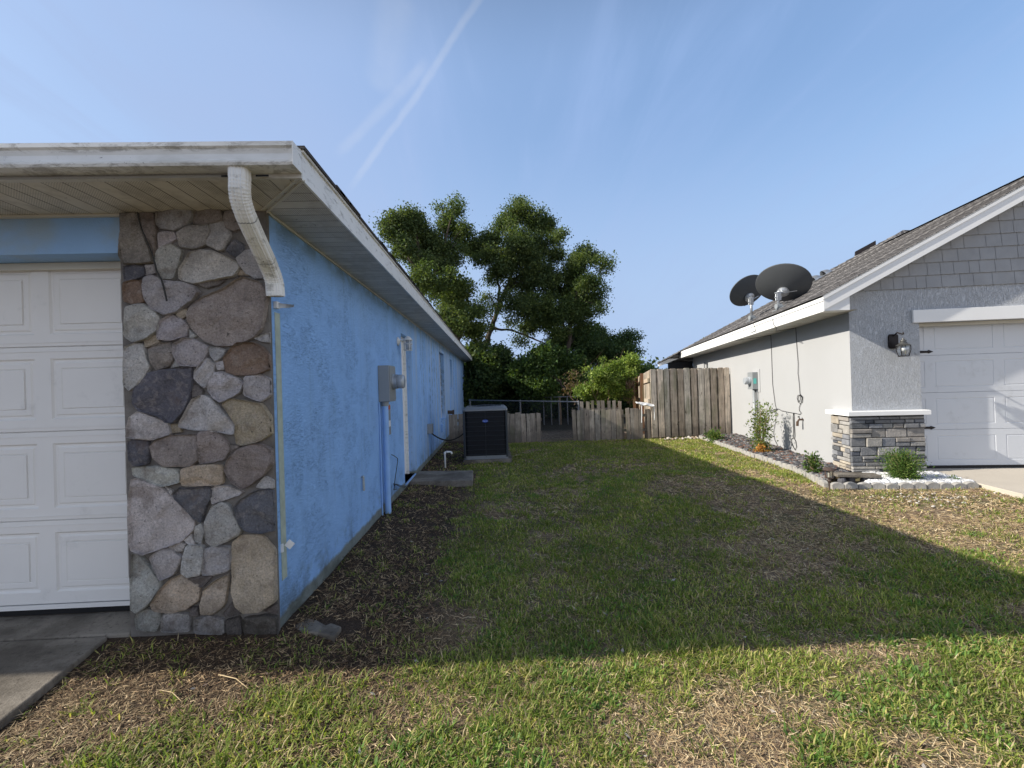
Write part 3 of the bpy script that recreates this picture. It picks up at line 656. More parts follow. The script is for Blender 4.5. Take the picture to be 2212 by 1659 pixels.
# ---- downspout: ribbed rectangular pipe with two elbows, cut short
pts = [(517, 362, 2.178), (518, 385, 2.178), (517.5, 408, 2.182), (519, 428, 2.20), (524.5, 448, 2.225), (533, 471, 2.262), (553, 515, 2.36), (573.5, 558, 2.47), (581, 576, 2.525), (588.5, 594, 2.565), (593.5, 612, 2.590), (595.5, 640, 2.597)]
pth = []
for u, v, y in pts: pth.append(Vector(AY(u, v, y)))
q = []                                   # resample
for i in range(len(pth) - 1):
    for t in range(6): q.append(pth[i].lerp(pth[i + 1], t / 6))
q.append(pth[-1])
for _ in range(3): q = [q[0]] + [(q[i - 1] + q[i] * 2 + q[i + 1]) / 4 for i in range(1, len(q) - 1)] + [q[-1]]
cs_ = []; hw_, hd = .042, .034
def side(p0, p1, n, amp):
    out = []
    for i in range(n):
        t = i / n; x = p0[0] + (p1[0] - p0[0]) * t; y = p0[1] + (p1[1] - p0[1]) * t; w = amp * max(0, math.sin(t * math.pi * 7)) * (.06 < t < .94)
        nn = (-(p1[1] - p0[1]), p1[0] - p0[0]); l = math.hypot(*nn); out.append((x - nn[0] / l * -w, y - nn[1] / l * -w))
    return out
rc = .015; cor = [(hw_ - rc, -hd + rc, -90), (hw_ - rc, hd - rc, 0), (-hw_ + rc, hd - rc, 90), (-hw_ + rc, -hd + rc, 180)]
for i, (qx, qy, a0) in enumerate(cor):
    arc = [(qx + rc * math.cos(math.radians(a0 + 90 * k / 4)), qy + rc * math.sin(math.radians(a0 + 90 * k / 4))) for k in range(5)]
    nx_ = cor[(i + 1) % 4]; nxt = (nx_[0] + rc * math.cos(math.radians(nx_[2])), nx_[1] + rc * math.sin(math.radians(nx_[2])))
    cs_ += arc[:-1] + side(arc[-1], nxt, 16, -.0042)
rings = []
for i, p in enumerate(q):
    d = (q[min(i + 1, len(q) - 1)] - q[max(i - 1, 0)]).normalized(); rt = Vector((1, .10, 0)); rt = (rt - d * rt.dot(d)).normalized(); fr = d.cross(rt)
    if fr.y > 0: fr = -fr
    t = i / (len(q) - 1); bend = (.10 < t < .42) or (.74 < t < .92); s = 1 - (.040 if (bend and i % 2) else 0)
    rings.append([p + rt * x * s + fr * -y * s for x, y in cs_])
dsp = MB(); dsp.loft(rings, caps=False); inn = [[p + (r - p) * .95 for r in rg] for p, rg in zip(q, rings)]
dsp.loft([rg[::-1] for rg in inn], caps=False)
for kk in (0, len(q) - 1): dsp.loft([rings[kk], inn[kk]] if kk else [inn[kk], rings[kk]], caps=False)
ds = dsp.build('downspout', M['dirty_white'], bh, smooth=False)
for kk in (30, 43):    # overlapping joints of the three lengths
    mb = MB(); mb.loft([[q[j] + (r - q[j]) * 1.02 for r in [a_.lerp(b_, w_) for a_, b_ in zip(rings[kk], rings[kk + 1])]] for j, w_ in ((kk, 0.), (kk, .32))], caps=False); mb.build('joint', M['metal'], ds)
# ---- leftover bracket, strip of old adhesive, loose strap
mb = MB(); p0 = AX(587.5, 672, WX + .004); p1 = AX(602, 1262, WX + .004); yy = p0[1]
mb.box((WX + .0005, YF + .04, p1[2]), (WX + .004, YF + .10, p0[2])); mb.build('adhesive_strip', M['tape'], bh)
mb = MB(); zc = AY(588.5, 659, 2.70)[2]; mb.box((WX - .0, YF + .03, zc - .021), (WX + .022, YF + .07, zc + .021)); br = mb.build('bracket', M['white'], bh, bevel=.003)
mb = MB(); mb.loft([[(WX + .014 + .10 * t, YF + .045 + .012 * math.sin(t * 3), zc + .014 - .014 * t), (WX + .014 + .10 * t, YF + .045 + .012 * math.sin(t * 3), zc - .018 + .004 * t), (WX + .014 + .10 * t, YF + .047 + .012 * math.sin(t * 3), zc - .018 + .004 * t), (WX + .014 + .10 * t, YF + .047 + .012 * math.sin(t * 3), zc + .014 - .014 * t)] for t in [i / 6 for i in range(7)]]); mb.build('strap', M['galv'], br)
zc = AY(611, 1176, 2.70)[2]; mb = MB(); cx = WX + .05
mb.mesh([(cx + dx_, YF + .04 + e_, zc + dz_) for e_ in (0, .004) for dx_, dz_ in ((-.030, -.004), (.002, -.030), (.032, .002), (.0, .030))], [(0, 1, 2, 3), (7, 6, 5, 4), (0, 4, 5, 1), (1, 5, 6, 2), (2, 6, 7, 3), (3, 7, 4, 0)])
mb.box((WX, YF + .035, zc - .045), (WX + .012, YF + .05, zc + .004)); mb.build('bracket', M['white'], bh)
# ---- side door and windows
mb = MB(); wallgrid(mb, lambda u, v, d: (WX - .125 - d, u, v), None, [6.29, 7.0], [.12, 2.19], [], 0)
sd = mb.build('side_door', M['white'], bh)
mb = MB(); mb.box((WX - .135, 6.272, .102), (WX - .085, 6.31, 2.233)); mb.box((WX - .135, 6.985, .102), (WX - .085, 7.028, 2.233)); mb.box((WX - .135, 6.31, 2.185), (WX - .085, 6.985, 2.233))
mb.build('door_frame', M['dirty_white'], sd)
for z in (.42, 1.25, 1.95): mb = MB(); mb.box((WX - .124, 6.93, z), (WX - .112, 6.984, z + .09)); mb.build('hinge', M['white'], sd)
mb = MB(); mb.box((WX - .16, 6.272, .08), (WX + .02, 7.028, .1)); mb.build('door_sill', M['blue_paint'], bh)
for (a, b, c, d) in holes[1:]:
    f = MB()
    for q4 in (((a, c), (a + .035, d)), ((b - .035, c), (b, d)), ((a + .035, c), (b - .035, c + .035)), ((a + .035, d - .035), (b - .035, d)), ((a + .035, (c + d) / 2 - .018), (b - .035, (c + d) / 2 + .018))):
        f.box((WX - .14, q4[0][0] + .002, q4[0][1] + .002), (WX - .095, q4[1][0] - .002, q4[1][1] - .002))
    w = f.build('window', M['dirty_white'], bh)
    f = MB(); f.box((WX - .125, a + .03, c + .03), (WX - .115, b - .03, d - .03)); f.build('pane', M['glass'], w)
    f = MB(); f.box((WX - .10, a - .03, c - .045), (WX + .02, b + .03, c - .003)); f.build('window_sill', M['blue_paint'], bh)

# ================================================================== things on and beside the blue wall
# electric meter
y0, y1 = 5.42, 5.70; xw = WX; xb = WX + .125; z0 = AX(841, 868, xb)[2]; z1 = AX(841, 789, xb)[2]; y0 = AX(841, 830, xb)[1]; y1 = y0 + .30
t = thing('electric_meter', 'grey electric meter box on the blue wall with a thick blue conduit below', 'electric meter', (WX, y0, 0))
mb = MB(); mb.box((xw, y0, z0), (xb, y1, z1)); cab = mb.build('cabinet', M['metal'], t, bevel=.006)
mb = MB(); mb.box((xb + .001, y0 + .01, z0 + .02), (xb + .006, y1 - .01, z1 - .012)); mb.build('cover', M['metal'], cab, bevel=.002)
mb = MB(); mz = (z0 + z1) / 2 + .02; mc = (xb, y0 + .15, mz); mb.lathe([(.092, 0), (.092, .022), (.084, .026), (.084, .06)], mc, (1, 0, 0), 28); me_ = mb.build('meter', M['galv'], t, smooth=False)
mb = MB(); mb.lathe([(.078, .058), (.080, .12), (.072, .135), (.03, .14), (.0, .14)], mc, (1, 0, 0), 28); mb.build('dome', M['glassy'], me_, smooth=True)
mb = MB(); yc = y0 + .07; mb.tube([(xw + .055, yc, z0 + .002), (xw + .055, yc, z0 - .05)], .042, 14); mb.build('hub', M['metal'], t)
mb = MB(); mb.tube([(xw + .055, yc, z0 - .045), (xw + .055, yc, -.12)], .034, 16); mb.build('conduit', M['blue_paint'], t, smooth=False)
mb = MB(); mb.tube([(xw + .012, yc - .085, z0 - .005), (xw + .012, yc - .085, -.1)], .008, 6); mb.tube([(xw + .02, yc + .07, z0 + .2), (xw + .02, yc + .07, z0 + .0)], .008, 6); mb.build('ground_wire', M['blue_paint'], t)
# telecom box
zt = z0 - .045; yb = y0 + .27
t = thing('cable_box', 'narrow grey cable box with an orange tag between the meter and the side door', 'cable box', (WX, yb, zt - .35))
mb = MB(); mb.box((WX, yb, zt - .36), (WX + .035, yb + .13, zt)); mb.build('case', M['metal'], t, bevel=.004)
mb = MB(); mb.box((WX + .036, yb + .02, zt - .26), (WX + .042, yb + .09, zt - .19)); mb.build('sticker', M['white'], t)
mb = MB(); mb.box((WX + .0355, yb - .004, zt - .055), (WX + .048, yb + .06, zt - .005)); mb.build('tag', M['orange'], t)
# black loose wire
wp = [AX(u, v, WX + .05) for u, v in ((846, 982), (852, 985), (858.5, 990), (859, 996), (857, 1010), (854, 1030), (851.5, 1050), (854, 1046), (862, 1050), (874, 1053), (876, 1051), (868, 1049), (856, 1046), (850, 1045), (853, 1049), (850.5, 1058), (857, 1056.5))]
mb = MB(); mb.tube(wp, .0045, 6); tag(mb.build('loose_wire', M['black']), 'black wire sprouting and looping low on the blue wall beside the door', 'wire')
# small pipe stub
p = AX(785, 1043, WX + .02); mb = MB(); mb.tube([(WX + .02, p[1], p[2] + .06), (WX + .022, p[1], p[2] - .075)], .011, 8); mb.tube([(WX, p[1], p[2] + .055), (WX + .024, p[1], p[2] + .062)], .011, 8)
tag(mb.build('pipe_stub', M['galv']), 'short galvanised pipe stub low on the blue wall, nearest the stone pier', 'pipe')
# wall lantern (white, beside the side door)
p = AX(859, 737.4, WX); t = thing('wall_lantern', 'small white lantern on the blue wall above the side door edge', 'wall lamp', tuple(p))
mb = MB(); mb.lathe([(.062, 0), (.058, .012), (.03, .03), (.0, .035)], (WX, p[1], p[2]), (1, 0, 0), 18); mb.build('backplate', M['dirty_white'], t, smooth=True)
cx, cy, cz = WX + .135, p[1] + .02, p[2] - .03
mb = MB(); mb.tube([(WX + .02, p[1], p[2]), (WX + .07, p[1] + .01, p[2] + .025), (cx, cy, cz + .075)], .011, 8); mb.build('arm', M['dirty_white'], t)
mb = MB(); mb.lathe([(.062, .045), (.055, .058), (.035, .085), (.012, .10), (.0, .104)], (cx, cy, cz), n=14); mb.build('cap', M['dirty_white'], t, smooth=True)
mb = MB()
for k in range(6): an = k * math.pi / 3; mb.tube([(cx + .055 * math.cos(an), cy + .055 * math.sin(an), cz + .05), (cx + .05 * math.cos(an), cy + .05 * math.sin(an), cz - .095)], .0042, 5)
for zz, r in ((-.095, .054), (-.01, .057), (.045, .06)): mb.tube([(cx + r * math.cos(a), cy + r * math.sin(a), cz + zz) for a in [i * math.pi / 8 for i in range(17)]], .0045, 5)
mb.build('cage', M['dirty_white'], t)
mb = MB(); mb.lathe([(.0, -.09), (.040, -.085), (.044, .04), (.0, .042)], (cx, cy, cz), n=14); mb.build('glass_jar', M['glassy'], t, smooth=True)
# AC disconnect box and whip
p = AX(921.4, 917, WX); t = thing('disconnect_box', 'small grey switch box on the blue wall with a black cable hanging from it', 'switch box', (WX, 8.6, p[2]))
xb = WX + .09; ya = AX(933, 917, xb)[1]; zA, zB = AX(932, 917, xb)[2], AX(932, 938, xb)[2]
mb = MB(); mb.box((WX, ya, zB), (xb, ya + .16, zA)); mb.build('case', M['metal'], t, bevel=.004)
e0 = np.array([xb - .02, ya + .08, zB]); e1_ = np.array([-.62, 8.75, zB - .02]); cpts = []
for i in range(13): s = i / 12; q_ = e0 * (1 - s) + e1_ * s; q_[2] -= .17 * 4 * s * (1 - s) * .9; cpts.append(q_)
mb = MB(); mb.tube(cpts, .013, 8); mb.build('cable', M['black'], t, smooth=True)
# dryer vent, hose bib, second bracket further down the wall
p = AX(974, 895, WX); t = thing('wall_vent', 'rusty round exhaust vent poking from the blue wall behind the far window', 'vent', (WX, 11.9, .75))
yv, zv = 12.0, AX(972, 892, WX + .1)[2]
mb = MB(); mb.lathe([(.050, 0), (.050, .10), (.075, .17), (.07, .175), (.045, .10)], (WX, yv, zv), (1, 0, -.05), 14); mb.build('hood', M['brass'], t)
p = AX(976, 913, WX + .06)
t = thing('hose_tap', 'small dark hose tap on the blue wall near its far corner', 'tap', (WX, p[1], p[2]))
mb = MB(); mb.tube([(WX, p[1], p[2]), (WX + .07, p[1], p[2]), (WX + .10, p[1] - .01, p[2] - .05)], .016, 8); mb.build('spout', M['black_metal'], t)
mb = MB(); mb.tube([(WX + .065, p[1], p[2]), (WX + .075, p[1], p[2] + .05)], .008, 6); mb.tube([(WX + .045, p[1] - .03, p[2] + .05), (WX + .105, p[1] + .03, p[2] + .055)], .009, 6); mb.build('handle', M['black_metal'], t)
p = AX(958, 925, WX + .05); mb = MB(); mb.box((WX, p[1] - .09, p[2] - .08), (WX + .05, p[1] + .05, p[2] + .10)); tag(mb.build('junction_box', M['blue_paint'], bevel=.006), 'small blue painted junction box under the nearer wall window', 'junction box')
# stoop and pieces of slab
mb = MB(); slab(mb, [(WX + .012, 6.50), (-.37, 6.42), (-.40, 7.18), (WX + .012, 7.28)], -.08, .085)
tag(mb.build('stoop', M['conc'], bevel=.012), 'flat concrete step under the white side door', 'step')
pq = [AZ(u, v, .05) for u, v in ((630, 1350), (652, 1362), (690, 1366), (722, 1374), (738, 1352), (715, 1344), (704, 1349), (684, 1338), (660, 1333), (655, 1341))]
mb = MB(); slab(mb, [tuple(q[:2]) for q in pq], -.02, .048)
tag(mb.build('splash_block', M['conc'], bevel=.008), 'broken concrete splash block on the soil at the corner of the stone pier', 'concrete block')
# condensate drain
g0 = AZ(962, 1011, .02); zt_ = AY(958, 978, g0[1])[2]; xr_ = AY(975, 980, g0[1])[0]
mb = MB(); mb.tube([(g0[0], g0[1], -.05), (g0[0], g0[1], zt_ - .004), (g0[0] + .006, g0[1], zt_ + .006), (g0[0] + .02, g0[1], zt_ + .012), (xr_ - .02, g0[1], zt_ + .012), (xr_, g0[1], zt_ + .004), (xr_ + .01, g0[1], zt_ - .03)], .016, 10)
for pz, px2 in ((zt_ - .03, None), (zt_ + .012, g0[0] + .03)):
    if px2 is None: mb.tube([(g0[0], g0[1], pz), (g0[0], g0[1], pz + .035)], .020, 10)
    else: mb.tube([(px2, g0[1], pz), (px2 + .03, g0[1], pz)], .020, 10)
tag(mb.build('drain_pipe', M['white'], smooth=True), 'white plastic drain pipe bent over at the top, left of the cooling unit', 'pipe')

# air conditioner
ay = 8.38; ax0, ax1 = AY(1001, 940, ay)[0], AY(1097, 940, ay)[0]; az0 = AY(1050, 988, ay)[2]; az1 = AY(1050, 884, ay)[2]; ad = .84; cxm = (ax0 + ax1) / 2
mb = MB(); slab(mb, [(ax0 - .02, ay - .05), (ax1 + .06, ay - .05), (ax1 + .06, ay + ad + .06), (ax0 - .02, ay + ad + .06)], -.1, az0 - .035); tag(mb.build('equipment_pad', M['conc'], bevel=.01), 'low concrete pad under the dark air conditioner', 'concrete pad')
t = thing('air_conditioner', 'large dark air conditioner with a blue oval badge behind wire guard', 'air conditioner', (cxm, ay + ad / 2, az0 - .035))
def rrect(x0, x1, y0, y1, r, z, n=5):
    out = []
    for (cx, cy, s) in ((x1 - r, y0 + r, -90), (x1 - r, y1 - r, 0), (x0 + r, y1 - r, 90), (x0 + r, y0 + r, 180)):
        for i in range(n + 1): a = math.radians(s + 90 * i / n); out.append((cx + r * math.cos(a), cy + r * math.sin(a), z))
    return out
R = .07
mb = MB(); mb.loft([rrect(ax0 + .02, ax1 - .02, ay + .02, ay + ad - .02, R, az0 + .02), rrect(ax0 + .02, ax1 - .02, ay + .02, ay + ad - .02, R, az1 - .02)]); mb.build('coil', M['coil'], t)
mb = MB(); mb.loft([rrect(ax0, ax1, ay, ay + ad, R, az0 - .033), rrect(ax0, ax1, ay, ay + ad, R, az0 + .03)])
mb.build('base_pan', M['acgrey'], t)
mb = MB(); mb.loft([rrect(ax0 - .008, ax1 + .008, ay - .008, ay + ad + .008, R, az1 - .03), rrect(ax0 - .008, ax1 + .008, ay - .008, ay + ad + .008, R, az1), rrect(ax0 + .05, ax1 - .05, ay + .05, ay + ad - .05, R, az1 + .045), rrect(ax0 + .11, ax1 - .11, ay + .11, ay + ad - .11, R, az1 + .05), rrect(ax0 + .115, ax1 - .115, ay + .115, ay + ad - .115, R, az1 + .0)])
mb.build('lid', M['acgrey'], t)
mb = MB()
for r in (.06, .12, .18, .24, .28): mb.tube([(cxm + r * math.cos(a), ay + ad / 2 + r * math.sin(a), az1 + .052 + .02 * (1 - r / .3)) for a in [i * math.pi / 12 for i in range(25)]], .004, 5)
for k in range(8): a = k * math.pi / 4; mb.tube([(cxm + .05 * math.cos(a), ay + ad / 2 + .05 * math.sin(a), az1 + .07), (cxm + .3 * math.cos(a), ay + ad / 2 + .3 * math.sin(a), az1 + .05)], .004, 5)
mb.build('fan_grille', M['wire'], t)
mb = MB(); mb.tube([(cxm, ay + ad / 2, az1 + .03), (cxm, ay + ad / 2, az1 + .045)], .16, 16); mb.build('fan_hub', M['black'], t)
mb = MB(); nh = 10
for k in range(nh): z = az0 + .06 + (az1 - az0 - .12) * k / (nh - 1); mb.tube(rrect(ax0, ax1, ay, ay + ad, R, z)[:] + [rrect(ax0, ax1, ay, ay + ad, R, z)[0]], .0032, 5)
for x in (ax0 + .035, cxm, ax1 - .035): mb.tube([(x, ay - .002, az0), (x, ay - .002, az1)], .0032, 5)
for y in (ay + .05, ay + ad / 2, ay + ad - .05):
    for x in (ax0 - .002, ax1 + .002): mb.tube([(x, y, az0), (x, y, az1)], .0032, 5)
mb.build('wire_guard', M['wire'], t)
for (x, y) in ((ax0 + .02, ay + .02), (ax1 - .02, ay + .02), (ax0 + .02, ay + ad - .02), (ax1 - .02, ay + ad - .02)):
    mb = MB(); mb.tube([(x, y, az0), (x, y, az1 - .03)], .02, 8); mb.build('corner_post', M['wire'], t)
bz = AY(1048, 909.5, ay)[2]; mb = MB(); mb.loft([[(cxm + .055 * math.cos(a), y, bz + .027 * math.sin(a)) for a in [i * math.pi / 12 for i in range(24)]] for y in (ay - .006, ay - .014)]); bd = mb.build('badge', M['badge'], t)
def text(s, size, mat, parent, mtx, ext=.001):
    cu = bpy.data.curves.new('lettering', 'FONT'); cu.body = s; cu.size = size; cu.extrude = ext; cu.align_x = 'CENTER'; cu.align_y = 'CENTER'
    o = bpy.data.objects.new('tmp', cu); COL.objects.link(o); dg = bpy.context.evaluated_depsgraph_get(); me = bpy.data.meshes.new_from_object(o.evaluated_get(dg))
    bpy.data.objects.remove(o); me.name = 'lettering'; me.transform(mtx); me.materials.clear(); me.materials.append(mat); o = bpy.data.objects.new('lettering', me); COL.objects.link(o)
    o.parent = parent; pl = Vector(); q = parent
    while q is not None: pl += q.location; q = q.parent
    o.location = -pl; return o
text('Carrier', .032, M['white'], bd, Matrix.Translation((cxm, ay - .0155, bz)) @ Matrix.Rotation(math.pi / 2, 4, 'X'))

# ================================================================== GREY HOUSE (right)
AE, DROP = -.45, .022
ZE = 2.365                                            # soffit height at the near end of the side eave
def ez(b): return -DROP * (b + .2)                    # eaves sag very slightly towards the back
def rp(a, b): return 2.545 + .53 * (a - AE) + ez(b)   # roof plane
gh = thing('grey_house', 'light grey stucco house with white trim, dark shingle roof and stone base', 'house', H(4, 5, 0))
WE = 8.36                                             # far end of the side wall
wz = lambda b: ZE + ez(b)
ph = [SP(1520, 778), SP(1530, 790), SP(1499, 785), SP(1506, 790)]
wins = [(6.72, 7.14, 1.0, 1.96), (7.88, 8.25, 1.0, 1.93)]
mb = MB(); wallgrid(mb, lambda u, v, d: H(d, u, v if v < 2.3 else wz(u) + .02), None, [0, WE], [-.2, 2.35], wins, .10)
mb.face([H(0, WE, -.2), H(12, WE, -.2), H(12, WE, 2.3), H(0, WE, 2.2)]); mb.face([H(12, WE, -.2), H(12, 0, -.2), H(12, 0, 2.4), H(12, WE, 2.2)])
mb.build('wall', M['grey_stucco'], gh)
mb = MB(); GO = [(.925, 5.80, .02, 2.165)]
wallgrid(mb, lambda u, v, d: H(u, d, v), None, [0, 6.75], [-.2, 2.66], GO, .22)
mb.face([H(6.75, 0, -.2), H(12, 0, -.2), H(12, 0, 2.4), H(6.75, 0, 2.4)])
mb.build('front_wall', M['grey_rough'], gh)
mb = MB(); mb.box((-.80, 8.36, -.2), (-.002, 8.42, 2.06), X=HX); mb.build('shaded_jog_wall', M['coil'], gh)  # jog wall under the far eave, its deep shade put into a black colour
# shake siding in the gable, clipped under the rake
def clip(poly, f):
    out = []
    for i in range(len(poly)):
        p, q = poly[i], poly[(i + 1) % len(poly)]; fp, fq = f(p), f(q)
        if fp >= 0: out.append(p)
        if fp * fq < 0: t = fp / (fp - fq); out.append((p[0] + (q[0] - p[0]) * t, p[1] + (q[1] - p[1]) * t))
    return out
mb = MB(); rg = random.Random(5); RIDGE = 3.29
und = lambda a: (2.42 + .53 * (a - AE)) if a < RIDGE else (2.42 + .53 * (2 * RIDGE - a - AE))
z = 2.655; r = 0
while z < 4.5:
    a = -.3 - rg.random() * .2
    while a < 7.1:
        w = rg.choice((.13, .17, .20, .24, .28)); top = z + .183
        for (f1) in ((lambda p: (RIDGE - p[0])), (lambda p: (p[0] - RIDGE))):
            P = clip([(a + .0025, z), (a + w - .0025, z), (a + w - .0025, top), (a + .0025, top)], lambda p: und(p[0]) - p[1])
            P = clip(P, f1)
            if len(P) > 2:
                fr = lambda p: -.006 - .016 * (1 - (p[1] - z) / .183)
                mb.face([H(p[0], fr(p), p[1]) for p in P], col=(1, 1, 1)); mb.face([H(P[0][0], fr(P[0]), P[0][1]), H(P[1][0], fr(P[1]), P[1][1]), H(P[1][0], 0, P[1][1]), H(P[0][0], 0, P[0][1])])
        a += w
    z += .178
mb.face([H(.0, -.003, 2.656), H(6.58, -.003, 2.656), H(RIDGE, -.003, und(RIDGE) - .02)])
mb.build('gable_shakes', M['shake'], gh)
# garage header board, door, strap hinges
mb = MB(); mb.box((.83, -.035, 2.165), (5.9, -.002, 2.345), X=HX); mb.build('header_board', M['white'], gh, bevel=.004)
mb = MB(); mb.box((.928, .10, 2.12), (5.797, .12, 2.163), X=HX); mb.box((.928, .09, .06), (.945, .12, 2.12), X=HX); mb.build('door_stop', M['trimcream'], gh)
DR = .19
cl = [(.985, 1.12)] + [(1.25 + .91 * k, 2.03 + .91 * k) for k in range(5)]
mb = MB(); jr = [.09, .615, 1.155, 1.70, 2.24]
for i, (z0, z1) in enumerate(zip(jr[:-1], jr[1:])):
    hs = [(c0, c1, z0 + .08, z1 - .085) for c0, c1 in cl]
    wallgrid(mb, lambda u, v, d: H(u, DR + d, v), None, [.93, 5.79], [z0 + .003, z1 - .003], hs, .0)
    for h in hs:
        rr4 = lambda i, d: [H(h[0] + i, DR + d, h[2] + i), H(h[1] - i, DR + d, h[2] + i), H(h[1] - i, DR + d, h[3] - i), H(h[0] + i, DR + d, h[3] - i)]
        q4 = [rr4(0, 0), rr4(.006, .005), rr4(.014, .005), rr4(.020, .0015)]; mb.loft(q4, caps=False); mb.face(q4[-1])
    mb.face([H(.93, DR, z1 - .003), H(5.79, DR, z1 - .003), H(5.79, DR + .012, z1), H(.93, DR + .012, z1)]); mb.face([H(.93, DR + .012, z1), H(5.79, DR + .012, z1), H(5.79, DR, z1 + .003), H(.93, DR, z1 + .003)])
gd = mb.build('garage_door', M['grey_door'], gh)
mb = MB(); mb.box((.93, DR - .004, .052), (5.79, DR + .02, .0895), X=HX); mb.build('seal', M['black'], gd)
for z in (1.755, .645):
    mb = MB(); z_ = z; pts = [(.945, -.020), (1.155, -.016), (1.175, -.026), (1.20, -.016), (1.235, 0), (1.20, .016), (1.175, .026), (1.155, .016), (.945, .020)]
    mb.loft([[H(a, y, z_ + d) for a, d in pts] for y in (DR - .008, DR - .002)]); mb.build('strap_hinge', M['black_metal'], gd)
# stone base and cap
LP = [(.12, .125, .135), (.17, .17, .175), (.24, .235, .23), (.30, .29, .275), (.36, .34, .31), (.20, .205, .22), (.27, .25, .23), (.09, .095, .11), (.40, .355, .29)]
def stonework(mb, X, w, z0, z1, seed, warm=.12):
    rg = random.Random(seed); z = z0
    while z < z1 - .02:
        h = min(rg.choice((.042, .055, .07, .09, .115, .13)), z1 - z); u = 0.
        while u < w - 1e-4:
            l = min(rg.uniform(.10, .32) * (1.25 if h < .05 else .9), w - u)
            if w - u - l < .07: l = w - u
            subs = [(z, h)]
            if h > .07 and rg.random() < .35: subs = [(z, h * .48), (z + h * .48, h * .52)]
            for zz, hh in subs:
                c = rg.choice(LP[:8]) if rg.random() > warm else LP[8]; j = rg.uniform(.8, 1.2); d = rg.uniform(.010, .042); g_ = .0045; r_ = .010
                R_ = lambda i, dd: [X(u + g_ + i, -dd + rg.uniform(-.0015, .0015), zz + g_ + i), X(u + l - g_ - i, -dd, zz + g_ + i + rg.uniform(-.002, .002)), X(u + l - g_ - i, -dd + rg.uniform(-.003, .003), zz + hh - g_ - i), X(u + g_ + i, -dd, zz + hh - g_ - i + rg.uniform(-.002, .002))]
                rings = [R_(0, -.02), R_(0, d - .008), R_(.003, d - .002), R_(r_, d)]
                mb.loft(rings, tuple(q * j for q in c))
            u += l
        z += h
mb = MB(); mb.box((-.035, -.035, .0), (.925, 0, .86), X=HX); mb.box((-.035, 0, .0), (0, .42, .86), X=HX); mb.build('base_core', M['dark_mortar'], gh)
mb = MB(); stonework(mb, lambda u, d, z: H(u - .055, -.036 + d, z), .98, .0, .86, 21, .03); stonework(mb, lambda u, d, z: H(-.036 + d, .42 - u, z), .445, .0, .86, 22, .2)
mb.build('stone_base', M['ledge'], gh)
mb = MB(); rgs = [H(-.115, -.115, 0), H(.965, -.115, 0), H(.965, -.002, 0), H(-.002, -.002, 0), H(-.002, .47, 0), H(-.115, .47, 0)]
rgs = [(p[0], p[1]) for p in rgs]; mb.loft([[(x, y, z) for x, y in rgs] for z in (.862, .922)]); mb.loft([[(x, y, .9225) for x, y in rgs], [(x, y, .93) for x, y in [H(-.09, -.09, 0)[:2], H(.95, -.09, 0)[:2], H(.95, -.002, 0)[:2], H(-.002, -.002, 0)[:2], H(-.002, .45, 0)[:2], H(-.09, .45, 0)[:2]]]])
mb.build('stone_cap', M['white'], gh, bevel=.006)
# eaves: fascia, drip edge, soffit, return box, rake board
BF = -.21; EB = 8.3; JA = -1.10; EB2 = EB + .14
def run(mb, a, b0, b1, zlo, zhi, th=.02, n=12):
    mb.loft([[H(a, b, zlo + ez(b)), H(a + th, b, zlo + ez(b)), H(a + th, b, zhi + ez(b)), H(a, b, zhi + ez(b))] for b in [b0 + (b1 - b0) * i / n for i in range(n + 1)]])
mb = MB(); run(mb, AE, BF, EB, ZE - .005, 2.50); mb.build('fascia', M['white'], gh)
mb = MB(); run(mb, AE - .012, BF, EB, 2.504, 2.558); mb.build('drip_edge', M['white'], gh)
mb = MB(); dz = -.265 + .0
mb.loft([[H(AE, EB + .001, ZE + ez(EB) - .005), H(AE, EB + .02, ZE + ez(EB) - .005), H(AE, EB + .02, 2.50 + ez(EB)), H(AE, EB + .001, 2.50 + ez(EB))], [H(JA, EB + .001, 1.93), H(JA, EB + .02, 1.93), H(JA, EB + .02, 2.035), H(JA, EB + .001, 2.035)]])
mb.loft([[H(JA, b, 1.93), H(JA + .02, b, 1.93), H(JA + .02, b, 2.035), H(JA, b, 2.035)] for b in (EB + .021, EB2)])
mb.build('fascia', M['white'], gh)
mb = MB(); n = 12
for i in range(n): b0, b1 = BF + (EB - BF) * i / n, BF + (EB - BF) * (i + 1) / n; mb.face([H(AE + .005, b0, ZE + ez(b0)), H(AE + .005, b1, ZE + ez(b1)), H(0, b1, ZE + ez(b1)), H(0, b0, ZE + ez(b0))])
mb.face([H(JA, EB, 1.96), H(JA, EB2, 1.96), H(0, EB2, 2.17), H(0, EB, 2.17)])
mb.build('soffit', M['soffy'], gh)
mb = MB(); bt = ZE - .004
prof = [(AE + .001, bt), (-.10, bt), (-.10, 2.60), (AE + .001, 2.44)]
mb.loft([[H(a, b, z) for a, z in prof] for b in (BF + .012, BF + .03)]); mb.box((-.118, BF + .031, bt), (-.10, -.002, 2.60), X=HX); mb.box((AE + .021, BF + .031, bt), (-.119, -.002, bt + .012), X=HX)
mb.build('eave_return', M['white'], gh)
def rake(mb, zlo, zhi, b0, b1, a0=AE, sgn=1):
    for s in (0, 1):
        A = [a0, RIDGE] if s == 0 else [RIDGE, 2 * RIDGE - a0]
        zz = lambda a: .53 * ((a if a < RIDGE + 1e-6 else 2 * RIDGE - a) - AE)
        mb.loft([[H(a, b0, zlo + zz(a)), H(a, b1, zlo + zz(a)), H(a, b1, zhi + zz(a)), H(a, b0, zhi + zz(a))] for a in A])
mb = MB(); rake(mb, 2.375, 2.525, BF - .006, BF + .010); mb.build('rake_board', M['white'], gh)
